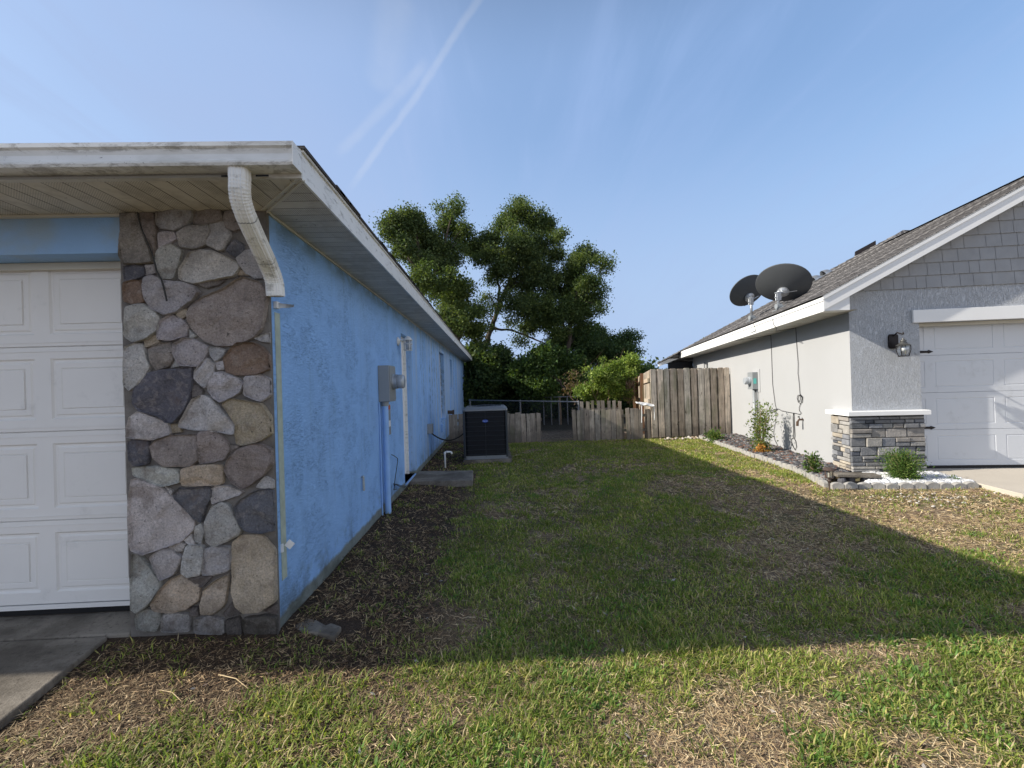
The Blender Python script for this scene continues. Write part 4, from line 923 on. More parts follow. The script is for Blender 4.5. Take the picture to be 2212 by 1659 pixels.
mb = MB(); rake(mb, 2.527, 2.588, BF - .020, BF + .008, AE - .012); mb.build('rake_trim', M['white'], gh)
mb = MB(); rake(mb, 2.40, 2.412, BF + .0105, -.003, -.1); mb.build('rake_soffit', M['soffy'], gh)
# roof: main left slope as overlapping courses, the hidden slopes plain
hipend = (JA - .02, EB2 + .02)
pk = L(on(1955, 497, H(AE, -.2, 2.575), np.cross(E1 + np.array([0, 0, .53]), E2 + np.array([0, 0, -DROP]))))
PK = (4.45, 5.32)
GB = PK[1] - (PK[0] - RIDGE)
zt = lambda a, b: 2.588 + .53 * (a - AE) + ez(b)
poly = [(AE - .03, BF - .02), (RIDGE, BF - .02), (RIDGE, GB), PK, (JA - .03, EB2), (JA - .03, EB - .02), (AE - .03, EB - .02)]
mb = MB(); CH = .142 * math.cos(math.atan(.53)); a = JA - .03
def uvq(p): return ((p[1]), (p[0]) / math.cos(math.atan(.53)))
def halfclip(P, lo, hi): return clip(clip(P, lambda p: p[0] - lo), lambda p: hi - p[0])
tris = [[(AE - .03, BF - .02), (RIDGE, BF - .02), (RIDGE, GB), (AE - .03, GB)], [(AE - .03, GB), (RIDGE, GB), PK, (AE - .03, EB - .02)], [(JA - .03, EB - .02), (AE - .03, EB - .02), (AE - .03 + .001, EB + .0), (JA - .03, EB2)], [(AE - .03, EB - .02), PK, (JA - .03, EB2)]]
k = 0
while a < PK[0]:
    for T in tris:
        P = halfclip(T, a, a + CH)
        if len(P) > 2:
            lift = lambda p: .011 * (1 - (p[0] - a) / CH)
            mb.face([H(p[0], p[1], zt(*p) + lift(p)) for p in P], uv=[(p[1] + (k * .117) % .31, uvq(p)[1] + 3) for p in P])
            lowest = [p for p in P if abs(p[0] - a) < 1e-5]
            if len(lowest) >= 2:
                p0, p1 = min(lowest, key=lambda p: p[1]), max(lowest, key=lambda p: p[1]); mb.face([H(p0[0], p0[1], zt(*p0)), H(p1[0], p1[1], zt(*p1)), H(p1[0], p1[1], zt(*p1) + .011), H(p0[0], p0[1], zt(*p0) + .011)], uv=[(p0[1], .0), (p1[1], .0), (p1[1], .01), (p0[1], .01)])
    a += CH; k += 1
# edges and remaining slopes
zi = lambda a, b: zt(a, b)
mb.face([H(AE - .03, BF - .02, zt(AE, 0) - .03), H(RIDGE, BF - .02, zt(RIDGE, 0) - .018), H(RIDGE, BF - .02, zt(RIDGE, 0) + .008), H(AE - .03, BF - .02, zt(AE - .03, 0) + .01)], uv=[(0, .01), (4, .01), (4, .02), (0, .02)])
rz_ = zt(RIDGE, 0)
mb.face([H(RIDGE, BF - .02, rz_), H(2 * RIDGE - AE, BF - .02, zt(AE, 0)), H(2 * RIDGE - AE, 4.5, zt(AE, 0)), H(RIDGE, 4.5, rz_ - .1)], uv=[(0, 4), (0, 0), (4.5, 0), (4.5, 4)])
pz = zt(*PK)
mb.face([H(PK[0], PK[1], pz), H(12.4, PK[1], pz), H(12.4, -.4, pz - 2.55), H(RIDGE + .6, GB - .9, zt(RIDGE, GB) - .45), H(RIDGE, GB, zt(RIDGE, GB) - .01)], uv=[(0, 4), (8, 4), (8, 0), (0, 0), (0, 3)])
mb.face([H(PK[0], PK[1], pz), H(JA - .03, EB2, zt(JA - .03, EB2)), H(JA - .03, EB2, zt(JA - .03, EB2) - .03), H(12.4, EB2, zt(JA - .03, EB2)), H(12.4, PK[1], pz)], uv=[(5, 5), (0, 0), (0, 0), (12, 0), (12, 5)])
rf = mb.build('roof', M['shingle'], gh)
def caps(p, q, w=.13, st=.19):
    mb = MB()
    p, q = Vector(p), Vector(q); d = (q - p).normalized(); s = d.cross(Vector((0, 0, 1))).normalized(); n = int((q - p).length / st); up = s.cross(d)
    for i in range(n):
        o = p + d * st * i; e_ = o + d * (st + .03)
        mb.face([o - s * w + up * -.028, o + up * .03, e_ + up * .014, e_ - s * w + up * -.042], uv=[(i * .37, 0), (i * .37, .12), (i * .37 + .2, .12), (i * .37 + .2, 0)])
        mb.face([o + up * .03, o + s * w + up * -.028, e_ + s * w + up * -.042, e_ + up * .014], uv=[(i * .37, 0), (i * .37, .12), (i * .37 + .2, .12), (i * .37 + .2, 0)])
    mb.build('ridge_cap', M['shingle'], rf)
caps(H(JA - .03, EB2, zt(JA - .03, EB2)), H(PK[0], PK[1], pz)); caps(H(PK[0], PK[1], pz), H(12, PK[1], pz)); caps(H(RIDGE, BF, rz_), H(RIDGE, GB, zt(RIDGE, GB)))
caps(H(PK[0], PK[1], pz), H(RIDGE, GB, zt(RIDGE, GB)))
# box vent on the hip, two small vents low on the slope
q0 = Vector(H(PK[0], PK[1], pz)); q1 = Vector(H(JA - .03, EB2, zt(JA - .03, EB2)))
mb = MB(); o = q0.lerp(q1, .085); o2 = q0.lerp(q1, .155); d = (o2 - o).normalized(); s = d.cross(Vector((0, 0, 1))).normalized(); off = Vector((0, 0, .02)) + s * 0
sb = s if s.y > 0 else -s
mb.loft([[c_ + sb * .02, c_ + sb * .55 + Vector((0, 0, -.16)), c_ + sb * .55 + Vector((0, 0, .0)), c_ + sb * .02 + Vector((0, 0, .13))] for c_ in (o + off, o2 + off)]); mb.build('ridge_vent', M['black_metal'], gh, bevel=.01)
RN = np.cross(E1 + np.array([0, 0, .53]), E2 + np.array([0, 0, -DROP])); RN = RN / np.linalg.norm(RN); RN = RN if RN[2] > 0 else -RN
SLP = (E1 + np.array([0, 0, .53])); SLP = SLP / np.linalg.norm(SLP)
def onroof(u, v): return np.array(on(u, v, H(AE, -.2, 2.59), RN))
for (u, v, rr_) in ((1766, 604, .13), (1788, 591, .12)):
    p = onroof(u, v) + RN * .0; f = -SLP; w = np.cross(RN, SLP); mb = MB()
    rings = []
    for i in range(9):
        t = math.pi * .5 * i / 8; cc = math.cos(t) if i < 8 else .02
        rings.append([tuple(p + f * (rr_ * .9 - rr_ * 1.7 * math.sin(t)) + (RN * math.sin(a_) * 1.15 + w * math.cos(a_)) * rr_ * cc) for a_ in [math.pi * j / 12 for j in range(13)]])
    mb.loft(rings, closed=False, caps=False); vt = mb.build('roof_vent', M['galv'], gh, smooth=True)
    mb = MB(); mb.loft([[tuple(p + RN * h_ + w * x * rr_ * 1.25 + f * y * rr_ * 1.2) for x, y in ((-1, -1), (1, -1), (1, 1), (-1, 1))] for h_ in (.012, .016)]); mb.build('flashing', M['galv'], vt)
    mb = MB(); mb.loft([[tuple(p + f * (rr_ * .5 + d_) + RN * (rr_ * .7 * math.sin(a_)) + w * rr_ * .6 * math.cos(a_)) for a_ in [math.pi * j / 10 for j in range(11)]] for d_ in (0, .01)]); mb.build('opening', M['black'], vt)
# windows on the side wall
for (b0, b1, z0, z1) in wins:
    mb = MB()
    for (p, q) in (((b0, z0), (b0 + .04, z1)), ((b1 - .04, z0), (b1, z1)), ((b0 + .04, z0), (b1 - .04, z0 + .04)), ((b0 + .04, z1 - .04), (b1 - .04, z1))):
        mb.box((.05, p[0] + .001, p[1] + .001), (.09, q[0] - .001, q[1] - .001), X=HX)
    w_ = mb.build('window', M['white'], gh); mb = MB(); mb.box((.07, b0 + .03, z0 + .03), (.08, b1 - .03, z1 - .03), X=HX); mb.build('pane', M['glass'], w_)
mb = MB(); pcl = SP(1560, 738, AE); 

# ---- satellite dishes
def dish(base, cen, nrm, maj, mi, tilt, label, name='satellite_dish'):
    t = thing(name, label, 'satellite dish', tuple(base), 'satellite dishes on the grey house roof')
    nrm = Vector(nrm).normalized(); a = nrm.cross(Vector((0, 0, 1))).normalized(); b = a.cross(nrm).normalized()
    a2 = a * math.cos(tilt) + b * math.sin(tilt); b2 = -a * math.sin(tilt) + b * math.cos(tilt); c = Vector(cen); mb = MB(); N_ = 40
    rings = []
    for r in (0.02, .2, .4, .6, .8, .93, 1.): rings.append([c + (a2 * math.cos(q) * maj + b2 * math.sin(q) * mi) * r + nrm * (.085 * r * r - .085) for q in [2 * math.pi * k / N_ for k in range(N_)]])
    rings.append([p + nrm * .004 + (p - c) * .03 for p in rings[-1]]); rings.append([p + nrm * .014 for p in rings[-1]])
    for r in (.97, .8, .6, .4, .2, .02): rings.append([c + (a2 * math.cos(q) * maj + b2 * math.sin(q) * mi) * r + nrm * (.085 * r * r - .085 + .012) for q in [2 * math.pi * k / N_ for k in range(N_)]])
    mb.loft(rings); mb.build('reflector', M['dish'], t, smooth=True)
    top = c - nrm * .11 - b2 * mi * .38; base = Vector(base)
    kn = Vector((base.x, base.y, top.z - .05)) if True else top
    mb = MB(); bk = c - nrm * .085 - b2 * mi * .30
    mb.lathe([(.10, 0.005), (.105, -.03), (.07, -.06), (.03, -.075), (.0, -.08)], bk, nrm, 14); mb.build('bracket', M['galv'], t, smooth=False)
    mb = MB(); mb.tube([bk - nrm * .07, kn + Vector((0, 0, .05))], .028, 8); mb.box(tuple(kn + Vector((-.035, -.035, -.10))), tuple(kn + Vector((.035, .035, .06))))
    for s_ in (-1, 1): mb.tube([kn + Vector((.045 * s_, 0, .05)), kn + Vector((.05 * s_, 0, -.10))], .008, 6); mb.tube([kn + Vector((-.07, 0, -.04 * s_)), kn + Vector((.07, 0, -.04 * s_))], .010, 6)
    mb.tube([kn + Vector((.05, -.02, .03)), bk + a2 * .22 + b2 * -.02], .008, 6); mb.build('clamp', M['galv'], t)
    mb = MB(); mb.tube([kn + Vector((0, 0, .04)), base + Vector((0, 0, .05))], .026, 10); mb.build('mast', M['galv'], t, smooth=True)
    mb = MB(); mb.tube([base + Vector((-.05, 0, .055)), base + Vector((.05, 0, .055))], .05, 10)
    P0 = base; wv = Vector(np.cross(RN, SLP)); sv_ = Vector(SLP); rn = Vector(RN)
    mb.loft([[P0 + wv * x + sv_ * y + rn * h_ for x, y in ((-.11, -.08), (.11, -.08), (.11, .10), (-.11, .10))] for h_ in (.004, .014)]); mb.build('foot', M['metal'], t)
    mb = MB(); lnb = c + nrm * .42 - b2 * mi * .75; mb.tube([c - b2 * mi * .98 - nrm * .02, lnb], .012, 6); mb.box(tuple(lnb - Vector((.05, .03, .03))), tuple(lnb + Vector((.05, .03, .03)))); mb.build('feed_arm', M['dish'], t)
    return t
b2_, b1_ = onroof(1682, 668), onroof(1623.6, 691.5)
cdir = Vector((EYE - b2_)).normalized(); lat = Vector((cdir.y, -cdir.x, 0)).normalized()
def atdepth(u, v, like): return np.array(on(u, v, like, CF))
dish(b2_, atdepth(1691.5, 612, b2_ + CF * .10), (.50, .50, .72), .455, .42, -.05, 'nearer dark satellite dish, the wider one, its left rim overlapping the other dish')
dish(b1_, atdepth(1615.4, 628.5, b1_ + CF * .10), (-.12, .80, .60), .40, .36, .2, 'farther dark satellite dish, half hidden behind the wider one, on the roof edge')

# ---- side-wall cables, meter, tap, lantern
def WP(a, b, z): return H(a, b, z)
c1_ = [SP(u, v, -.012) for u, v in ((1665, 716), (1666, 740), (1667.5, 790), (1669, 830), (1672, 884))]
def wallpts(lst, a=-.010): return [H(a, *SP(u, v, a)[1:]) for u, v in lst]
def z4(x, y): return ((2900 + x / 4.6086) / 1.80832, (1420 + y / 4.6086) / 1.80832)
eave_in = H(-.02, 2.52, ZE + ez(2.5) - .008)
def eavept(u, v): q = SP(u, v, AE - .016); return H(AE - .016, q[1], q[2])
t = thing('coax_cable', 'thin dark cable from the farther dish down the grey wall, ending in a flat loop', 'cable', H(-.01, 2.52, 1.5), 'cables hanging on the grey side wall')
mb = MB(); pts = [tuple(b1_ + np.array([0, 0, .04])), eavept(1628, 700), H(AE - .016, SP(1634, 712, AE)[1], 2.36), H(AE + .05, 3.3, ZE + ez(3) - .01), H(-.1, 2.75, ZE + ez(2.7) - .012), eave_in] + wallpts([(1665, 722), (1666, 745), (1667.5, 790), (1669, 830)]) + wallpts([z4(x, y) for x, y in ((590, 740), (612, 822), (640, 815), (580, 822), (520, 850), (488, 878), (540, 872), (600, 845), (632, 822), (600, 850), (570, 885), (620, 890), (640, 910), (625, 948), (605, 930), (600, 895), (604, 960), (598, 1050), (570, 1180), (562, 1260), (585, 1380), (635, 1480), (630, 1505))], -.014)
mb.tube(pts, .0048, 5); mb.build('wire', M['black'], t)
t = thing('coax_cable', 'thin dark cable from the nearer dish, coiled in small loops above the wall tap', 'cable', H(-.01, 1.5, 1.5), 'cables hanging on the grey side wall')
mb = MB(); pts = [tuple(b2_ + np.array([0, 0, .04])), eavept(1669, 690), eavept(1671, 702), H(AE - .014, SP(1680, 712, AE)[1], ZE + ez(2.) - .02), H(-.2, 1.85, ZE + ez(1.8) - .012), H(-.03, 1.56, ZE + ez(1.5) - .012)] + wallpts([(1719, 708), (1720.5, 740)]) + wallpts([z4(x, y) for x, y in ((1003, 0), (1000, 180), (1020, 340), (1035, 540), (1045, 560), (1085, 600), (1080, 680), (1045, 725), (1000, 690), (985, 620), (1000, 570), (1035, 565), (1048, 600), (1040, 660), (1018, 690), (1000, 640), (1015, 580), (1045, 570), (1075, 620), (1062, 700), (1045, 728), (1022, 790), (1025, 850), (1058, 890), (1030, 915), (950, 895), (880, 885), (800, 870), (740, 855), (700, 850), (665, 825), (640, 818))], -.014)
mb.tube(pts, .0048, 5); mb.build('wire', M['black'], t)
t = thing('coax_cable', 'double strand of cable low on the grey wall ending in a long narrow loop', 'cable', H(-.01, 1.8, .7), 'cables hanging on the grey side wall')
mb = MB(); mb.tube(wallpts([z4(x, y) for x, y in ((920, 895), (912, 960), (915, 1100), (918, 1200), (916, 1345), (890, 1350), (876, 1400), (910, 1490), (950, 1560), (975, 1500), (960, 1400), (938, 1360), (945, 1300), (935, 1100), (928, 900))], -.012) , .0055, 5); mb.build('wire', M['black'], t)
# meter
p = L(on(*z4(190, 305), H(-.12, 3.4, 1.4), np.cross(E2, [0, 0, 1]))); bm_ = p[1]
zt1, zb1 = SP(*z4(185, 155), -.115)[2], SP(*z4(195, 465), -.115)[2]; b0 = SP(*z4(185, 155), -.115)[1]
t = thing('electric_meter', 'grey electric meter box with a green sticker on the sunlit grey wall', 'electric meter', H(0, b0, 1.3))
mb = MB(); mb.box((-.004, b0 - .08, zb1 - .05), (.0, b0 + .30, zt1 + .05), X=HX)
mb.box((-.012, b0 - .09, zb1 - .06), (-.0005, b0 + .32, zt1 + .06), X=HX); mb.build('backboard', M['grey_stucco'], t)
mb = MB(); mb.box((-.125, b0, zb1), (-.0125, b0 + .27, zt1), X=HX); cab = mb.build('cabinet', M['metal'], t, bevel=.006)
mb = MB(); mb.box((-.105, b0 - .003, zb1 + .12), (-.045, b0 - .001, zb1 + .24), X=HX); mb.build('sticker', M['teal'], cab)
mc = Vector(H(-.125, b0 + .14, (zt1 + zb1) / 2)); mb = MB(); mb.lathe([(.088, 0), (.088, .03), (.078, .035), (.078, .10), (.07, .12), (0, .122)], mc, tuple(-Vector(E1)), 24); mb.build('meter', M['glassy'], t)
mb = MB(); mb.tube([H(-.06, b0 + .10, zb1), H(-.06, b0 + .10, -.1)], .030, 12); mb.build('conduit', M['metal'], t, smooth=True)
mb = MB(); mb.tube([H(-.03, b0 + .02, zb1), H(-.02, b0 + .0, zb1 - .4), H(-.02, b0 - .03, 0)], .009, 6); mb.build('ground_wire', M['metal'], t)
# tap
p = SP(*z4(1040, 1010), -.05); t = thing('hose_tap', 'rusty brass hose tap on the grey side wall near the stone base', 'tap', H(0, p[1], p[2]))
mb = MB(); mb.tube([H(0, p[1], p[2]), H(-.07, p[1], p[2]), H(-.10, p[1], p[2] - .05)], .017, 8); mb.tube([H(-.095, p[1], p[2] - .03), H(-.10, p[1], p[2] - .11)], .021, 8); mb.build('spout', M['brass'], t)
mb = MB(); mb.tube([H(-.05, p[1], p[2]), H(-.07, p[1], p[2] + .05)], .008, 6); mb.tube([H(-.045, p[1] + .035, p[2] + .055), H(-.10, p[1] - .035, p[2] + .05)], .009, 6); mb.build('handle', M['black_metal'], t)
# lantern by the right garage
def z5(x, y): return ((3400 + x / 7.373) / 1.80832, (1280 + y / 7.373) / 1.80832)
p = FP(*z5(650, 400), -.01); la, lz = p[0], p[2]; sc = 6.4 / 950 / 7.373 / 1.80832
t = thing('wall_lantern', 'black and bronze coach lantern with clear glass beside the grey garage door', 'wall lamp', H(la, 0, lz))
mb = MB(); mb.loft([[H(la + x, y, lz + z) for x, z in ((-.045, -.10), (.045, -.10), (.062, -.08), (.062, .085), (.045, .105), (-.045, .105), (-.062, .085), (-.062, -.08))] for y in (-.001, -.02, -.026)]); mb.build('backplate', M['black_metal'], t)
cx, cy, cz = la + .035, -.155, lz - .085
mb = MB(); mb.tube([H(la, -.02, lz + .07), H(la + .01, -.08, lz + .12), H(cx, cy + .01, lz + .09)], .010, 8); mb.tube([H(cx, cy, lz + .085), H(cx, cy - .012, lz + .10), H(cx, cy, lz + .115)], .008, 6); mb.build('arm', M['black_metal'], t)
cc = Vector(H(cx, cy, cz))
mb = MB(); mb.lathe([(.082, .0), (.084, .006), (.055, .022), (.038, .045), (.030, .060), (.040, .064), (.038, .072), (.018, .082), (.010, .105), (0, .107)], cc + Vector((0, 0, .015)), n=20); mb.build('cap', M['pewter'], t, smooth=False)
mb = MB()
for k in range(4):
    an = k * math.pi / 2 + .5; mb.tube([cc + Vector((math.cos(an) * .080, math.sin(an) * .080, .018)), cc + Vector((math.cos(an) * .082, math.sin(an) * .082, -.05)), cc + Vector((math.cos(an) * .058, math.sin(an) * .058, -.13))], .0055, 6)
mb.lathe([(.062, -.14), (.062, -.128), (.0, -.126)], cc, n=16); mb.build('cage', M['black_metal'], t)
mb = MB(); mb.lathe([(.072, .016), (.073, -.05), (.052, -.126)], cc, n=16); mb.v = mb.v; mb.build('glass_shade', M['clear'], t, smooth=True)
mb = MB(); mb.lathe([(.0, -.07), (.022, -.06), (.028, -.035), (.018, -.01), (.013, .01), (0, .012)], cc, n=12); mb.build('bulb', M['white'], t, smooth=True)

# ================================================================== FENCES
def board(mb, X, u, w, z0, z1, th, col, lean=0., dog=.02, rough=0.):
    """upright picket with clipped corners; X(u, depth, z)"""
    u1 = u + w; t = lean
    pr = [(u, z0), (u1, z0), (u1 + t, z1 - dog), (u1 - dog + t, z1), (u + dog + t, z1), (u + t, z1 - dog)] if dog else [(u, z0), (u1, z0), (u1 + t, z1 + rough), (u + t, z1)]
    mb.loft([[X(a, d, z) for a, z in pr] for d in (0, th)], col)
def frame(p0, p1):
    p0, p1 = np.array([*p0, 0.]), np.array([*p1, 0.]); d = p1 - p0; Ln = np.linalg.norm(d); d /= Ln; n = np.array([-d[1], d[0], 0]); return Ln, (lambda u, dep, z: tuple(p0 + d * u + n * dep + np.array([0, 0, z])))
def wcol(base=.40, warm=.0):
    j = random.uniform(.58, 1.25); w = random.uniform(-.02, .035) + warm; return (base * j * (1 + w * 2), base * j * .955 * (1 + w * .3), base * j * .885 * (1 - w))
random.seed(21)
# tall front panel, boards alternating on both sides of the rails
Lf, X = frame((3.88, 10.86), (5.985, 11.0)); t = thing('privacy_fence', 'tall weathered wood fence panel joining the grey house, with boards on alternate sides', 'fence', (4.9, 10.9, 0))
mb = MB(); u = .0; k = 0
fw = [.145, .15, .125, .155, .14, .155, .14, .15, .13, .15, .145, .14]
for w in fw:
    if u + w > Lf + .01: break
    board(mb, X, u, w, .035, 1.75 + random.uniform(-.012, .012) - .01 * u, .018, wcol(.66), random.uniform(-.010, .004)); u += w + (.022 if k % 3 == 1 else .040) ; k += 1
mb.build('front_boards', M['wood'], t)
mb = MB(); u = .02; 
while u < Lf - .14:
    w = random.uniform(.13, .155); board(mb, X, u, w, .05, 1.735 + random.uniform(-.015, .01), .018, wcol(.36), random.uniform(-.01, .01)); u += w + .012
for v in mb.v: pass
mb.v = [tuple(np.array(v) + np.array(X(0, .062, 0)) - np.array(X(0, 0, 0))) for v in mb.v]; mb.build('back_boards', M['wood'], t)
for z in (.35, .95, 1.5): mb = MB(); mb.box((.02, .0185, z), (Lf - .02, .0615, z + .085), wcol(.25), X=lambda p: X(*p)); mb.build('rail', M['wood'], t)
# return panel running back, seen from its rail side
Lf, X = frame((3.87, 10.92), (5.06, 15.6)); t = thing('privacy_fence', 'tall wood fence running away from us with brown posts and rails showing', 'fence', (4.4, 13, 0))
mb = MB(); u = .05
while u < Lf: w = random.uniform(.12, .145); board(mb, X, u, w, -.1 + .05, 1.72 - .028 * u, .018, wcol(.40, .02), random.uniform(-.006, .006)); u += w + random.uniform(.012, .03)
mb.v = [tuple(np.array(v) - (np.array(X(0, .02, 0)) - np.array(X(0, 0, 0)))) for v in mb.v]; mb.build('boards', M['wood'], t)
for z in (.35, .9, 1.42): mb = MB(); mb.loft([[X(u, d, z + dz_ - .028 * u) for d, dz_ in ((.0, 0), (.04, 0), (.04, .1), (.0, .1))] for u in (.0, Lf)], wcol(.38, .03)); mb.build('rail', M['wood'], t)
for u in (1.25, 3.3, Lf): mb = MB(); mb.box((u, .041, -.15), (u + .09, .13, 1.70 - .028 * u), (.16, .085, .05), X=lambda p: X(*p)); mb.build('post', M['wood'], t, bevel=.004)
# low picket fences
def lowfence(name, p0, p1, z1, label, seed, gaps=(), top=0., flat=True, wr=(.075, .14), base=.42, zb=-.02, spaced=0.):
    random.seed(seed); Ln, X = frame(p0, p1); t = thing(name, label, 'fence', ((p0[0] + p1[0]) / 2, (p0[1] + p1[1]) / 2, 0)); mb = MB(); u = 0.
    while u < Ln - .03:
        w = min(random.uniform(*wr), Ln - u)
        if not any(a < u + w / 2 < b for a, b in gaps):
            board(mb, X, u, w, zb, z1 + top * u + random.uniform(-.03, .015), .018, wcol(base), random.uniform(-.02, .02), dog=0, rough=random.uniform(-.02, .02))
        u += w + (random.choice((.004, .008, .02)) if not spaced else spaced * random.uniform(.8, 1.2))
    mb.build('boards', M['wood'], t)
    for z in (z1 * .25, z1 * .72): mb = MB(); mb.box((0, .0185, z), (Ln, .055, z + .07), wcol(.2), X=lambda p: X(*p)); mb.build('rail', M['wood'], t)
    return t, X, Ln
t, X, Ln = lowfence('picket_fence', (-1.25, 11.62), (1.13, 11.06), .735, 'low grey wood fence section behind the air conditioner', 3)
for u in (.02, Ln - .12): mb = MB(); mb.box((u, .056, -.2), (u + .09, .14, .70), wcol(.2), X=lambda p: X(*p)); mb.build('post', M['wood'], t)
t, X, Ln = lowfence('picket_fence', (1.92, 11.02), (3.86, 10.90), .775, 'low grey wood fence section between the gap and the tall fence, with missing boards', 8, gaps=((1.27, 1.38), (1.80, 1.90)))
for u in (.02, 1.2, 1.83): mb = MB(); mb.box((u, .056, -.2), (u + .09, .14, .74), wcol(.2), X=lambda p: X(*p)); mb.build('post', M['wood'], t)
lowfence('picket_fence', (2.33, 12.0), (3.42, 11.9), .945, 'short row of spaced pickets standing behind the low fence, under the bright bush', 12, wr=(.07, .1), spaced=.06, base=.36, zb=-.1)
# white plastic leftover between the fences
random.seed(4); t = thing('plastic_scrap', 'crumpled white plastic sheet hung over the low fence beside the tall fence', 'plastic sheet', (3.65, 10.8, .8))
def zz5(x, y): return ((2250 + x / 4.74) / 1.80832, (1400 + y / 4.74) / 1.80832)
mb = MB()
pp = [zz5(x, y) for x, y in ((1125, 820), (1180, 842), (1230, 862), (1290, 850), (1340, 872), (1400, 880), (1440, 868))]
c3 = [AY(u, v, 10.80) for u, v in pp]; rings = []
for i, c in enumerate(c3):
    w = (.018, .03, .05, .03, .05, .04, .02)[i]; rings.append([(c[0], c[1] - .05, c[2] - .01), (c[0], c[1] - .0, c[2] + w), (c[0], c[1] + .09, c[2] + w * 1.4), (c[0], c[1] + .09, c[2] - .0), (c[0], c[1], c[2] - .022)])
mb.loft(rings, (1, 1, 1)); mb.build('sheet', M['white'], t)
for (xa, ya), (xb, yb) in (((1215, 870), (1215, 1190)), ((1440, 870), (1455, 1140))):
    a_, b_ = AY(*zz5(xa, ya), 10.78), AY(*zz5(xb, yb), 10.78); mb = MB(); mb.tube([a_, (a_ + b_) / 2 + np.array([.004, -.01, 0]), b_], .010, 6); mb.build('strip', M['white'], t)
# chain link
def chain(name, p0, p1, h0, h1, label, posts, zb=-.1, mesh=True, lean=0):
    Ln, X = frame(p0, p1); t = thing(name, label, 'fence', (*p0, 0)); hz = lambda u: h0 + (h1 - h0) * u / Ln
    mb = MB(); mb.tube([X(0, 0, hz(0)), X(Ln, 0, hz(Ln))], .019, 8); mb.build('top_rail', M['fence_metal'], t, smooth=True)
    for u in posts: mb = MB(); mb.tube([X(u, .0, zb - .15), X(u, .0, hz(u) + .0)], .024, 8); mb.lathe([(.027, 0), (.03, .015), (.016, .035), (0, .04)], X(u, 0, hz(u) - .005), n=8); mb.build('post', M['fence_metal'], t)
    if mesh:
        mb = MB(); s_ = .065; r_ = .0013; H_ = min(h0, h1) - zb
        n = int(Ln / s_)
        for i in range(-int(H_ / s_), n + 1):
            for sg in (1, -1):
                ua, ub = i * s_, i * s_ + H_; za, zb_ = (zb, zb + H_) if sg == 1 else (zb + H_, zb)
                if ua < 0: f = -ua / H_; ua, za = 0, za + (zb_ - za) * f
                if ub > Ln: f = (ub - Ln) / (ub - ua); zb_ = zb_ - (zb_ - za) * f; ub = Ln
                if ub - ua < .01: continue
                mb.tube([X(ua, .026 + .002 * sg, za), X(ub, .026 + .002 * sg, zb_)], r_, 3)
        mb.build('wire_mesh', M['wire'], t)
    return t
chain('chain_link_fence', (2.18, 11.55), (-.95, 15.6), .955, .965, 'galvanised chain link fence with a pale top rail behind the air conditioner', (0, 2.35, 5.05))
chain('chain_link_fence', (3.4, 17.0), (1.2, 17.4), .93, .93, 'low chain link fence far back in the gap under the dark trees', (.62, .95, 1.25, 1.55), zb=-.15)
mb = MB(); p = AY(1212, 915, 17.0); mb.tube([(p[0], 17.2, -.3), (p[0] + .01, 17.2, .3), (p[0] - .02, 17.2, .93)], [.055, .05, .06], 8)
tag(mb.build('wood_post', M['twig']), 'round weathered wood post standing among the far wire fence posts', 'post')

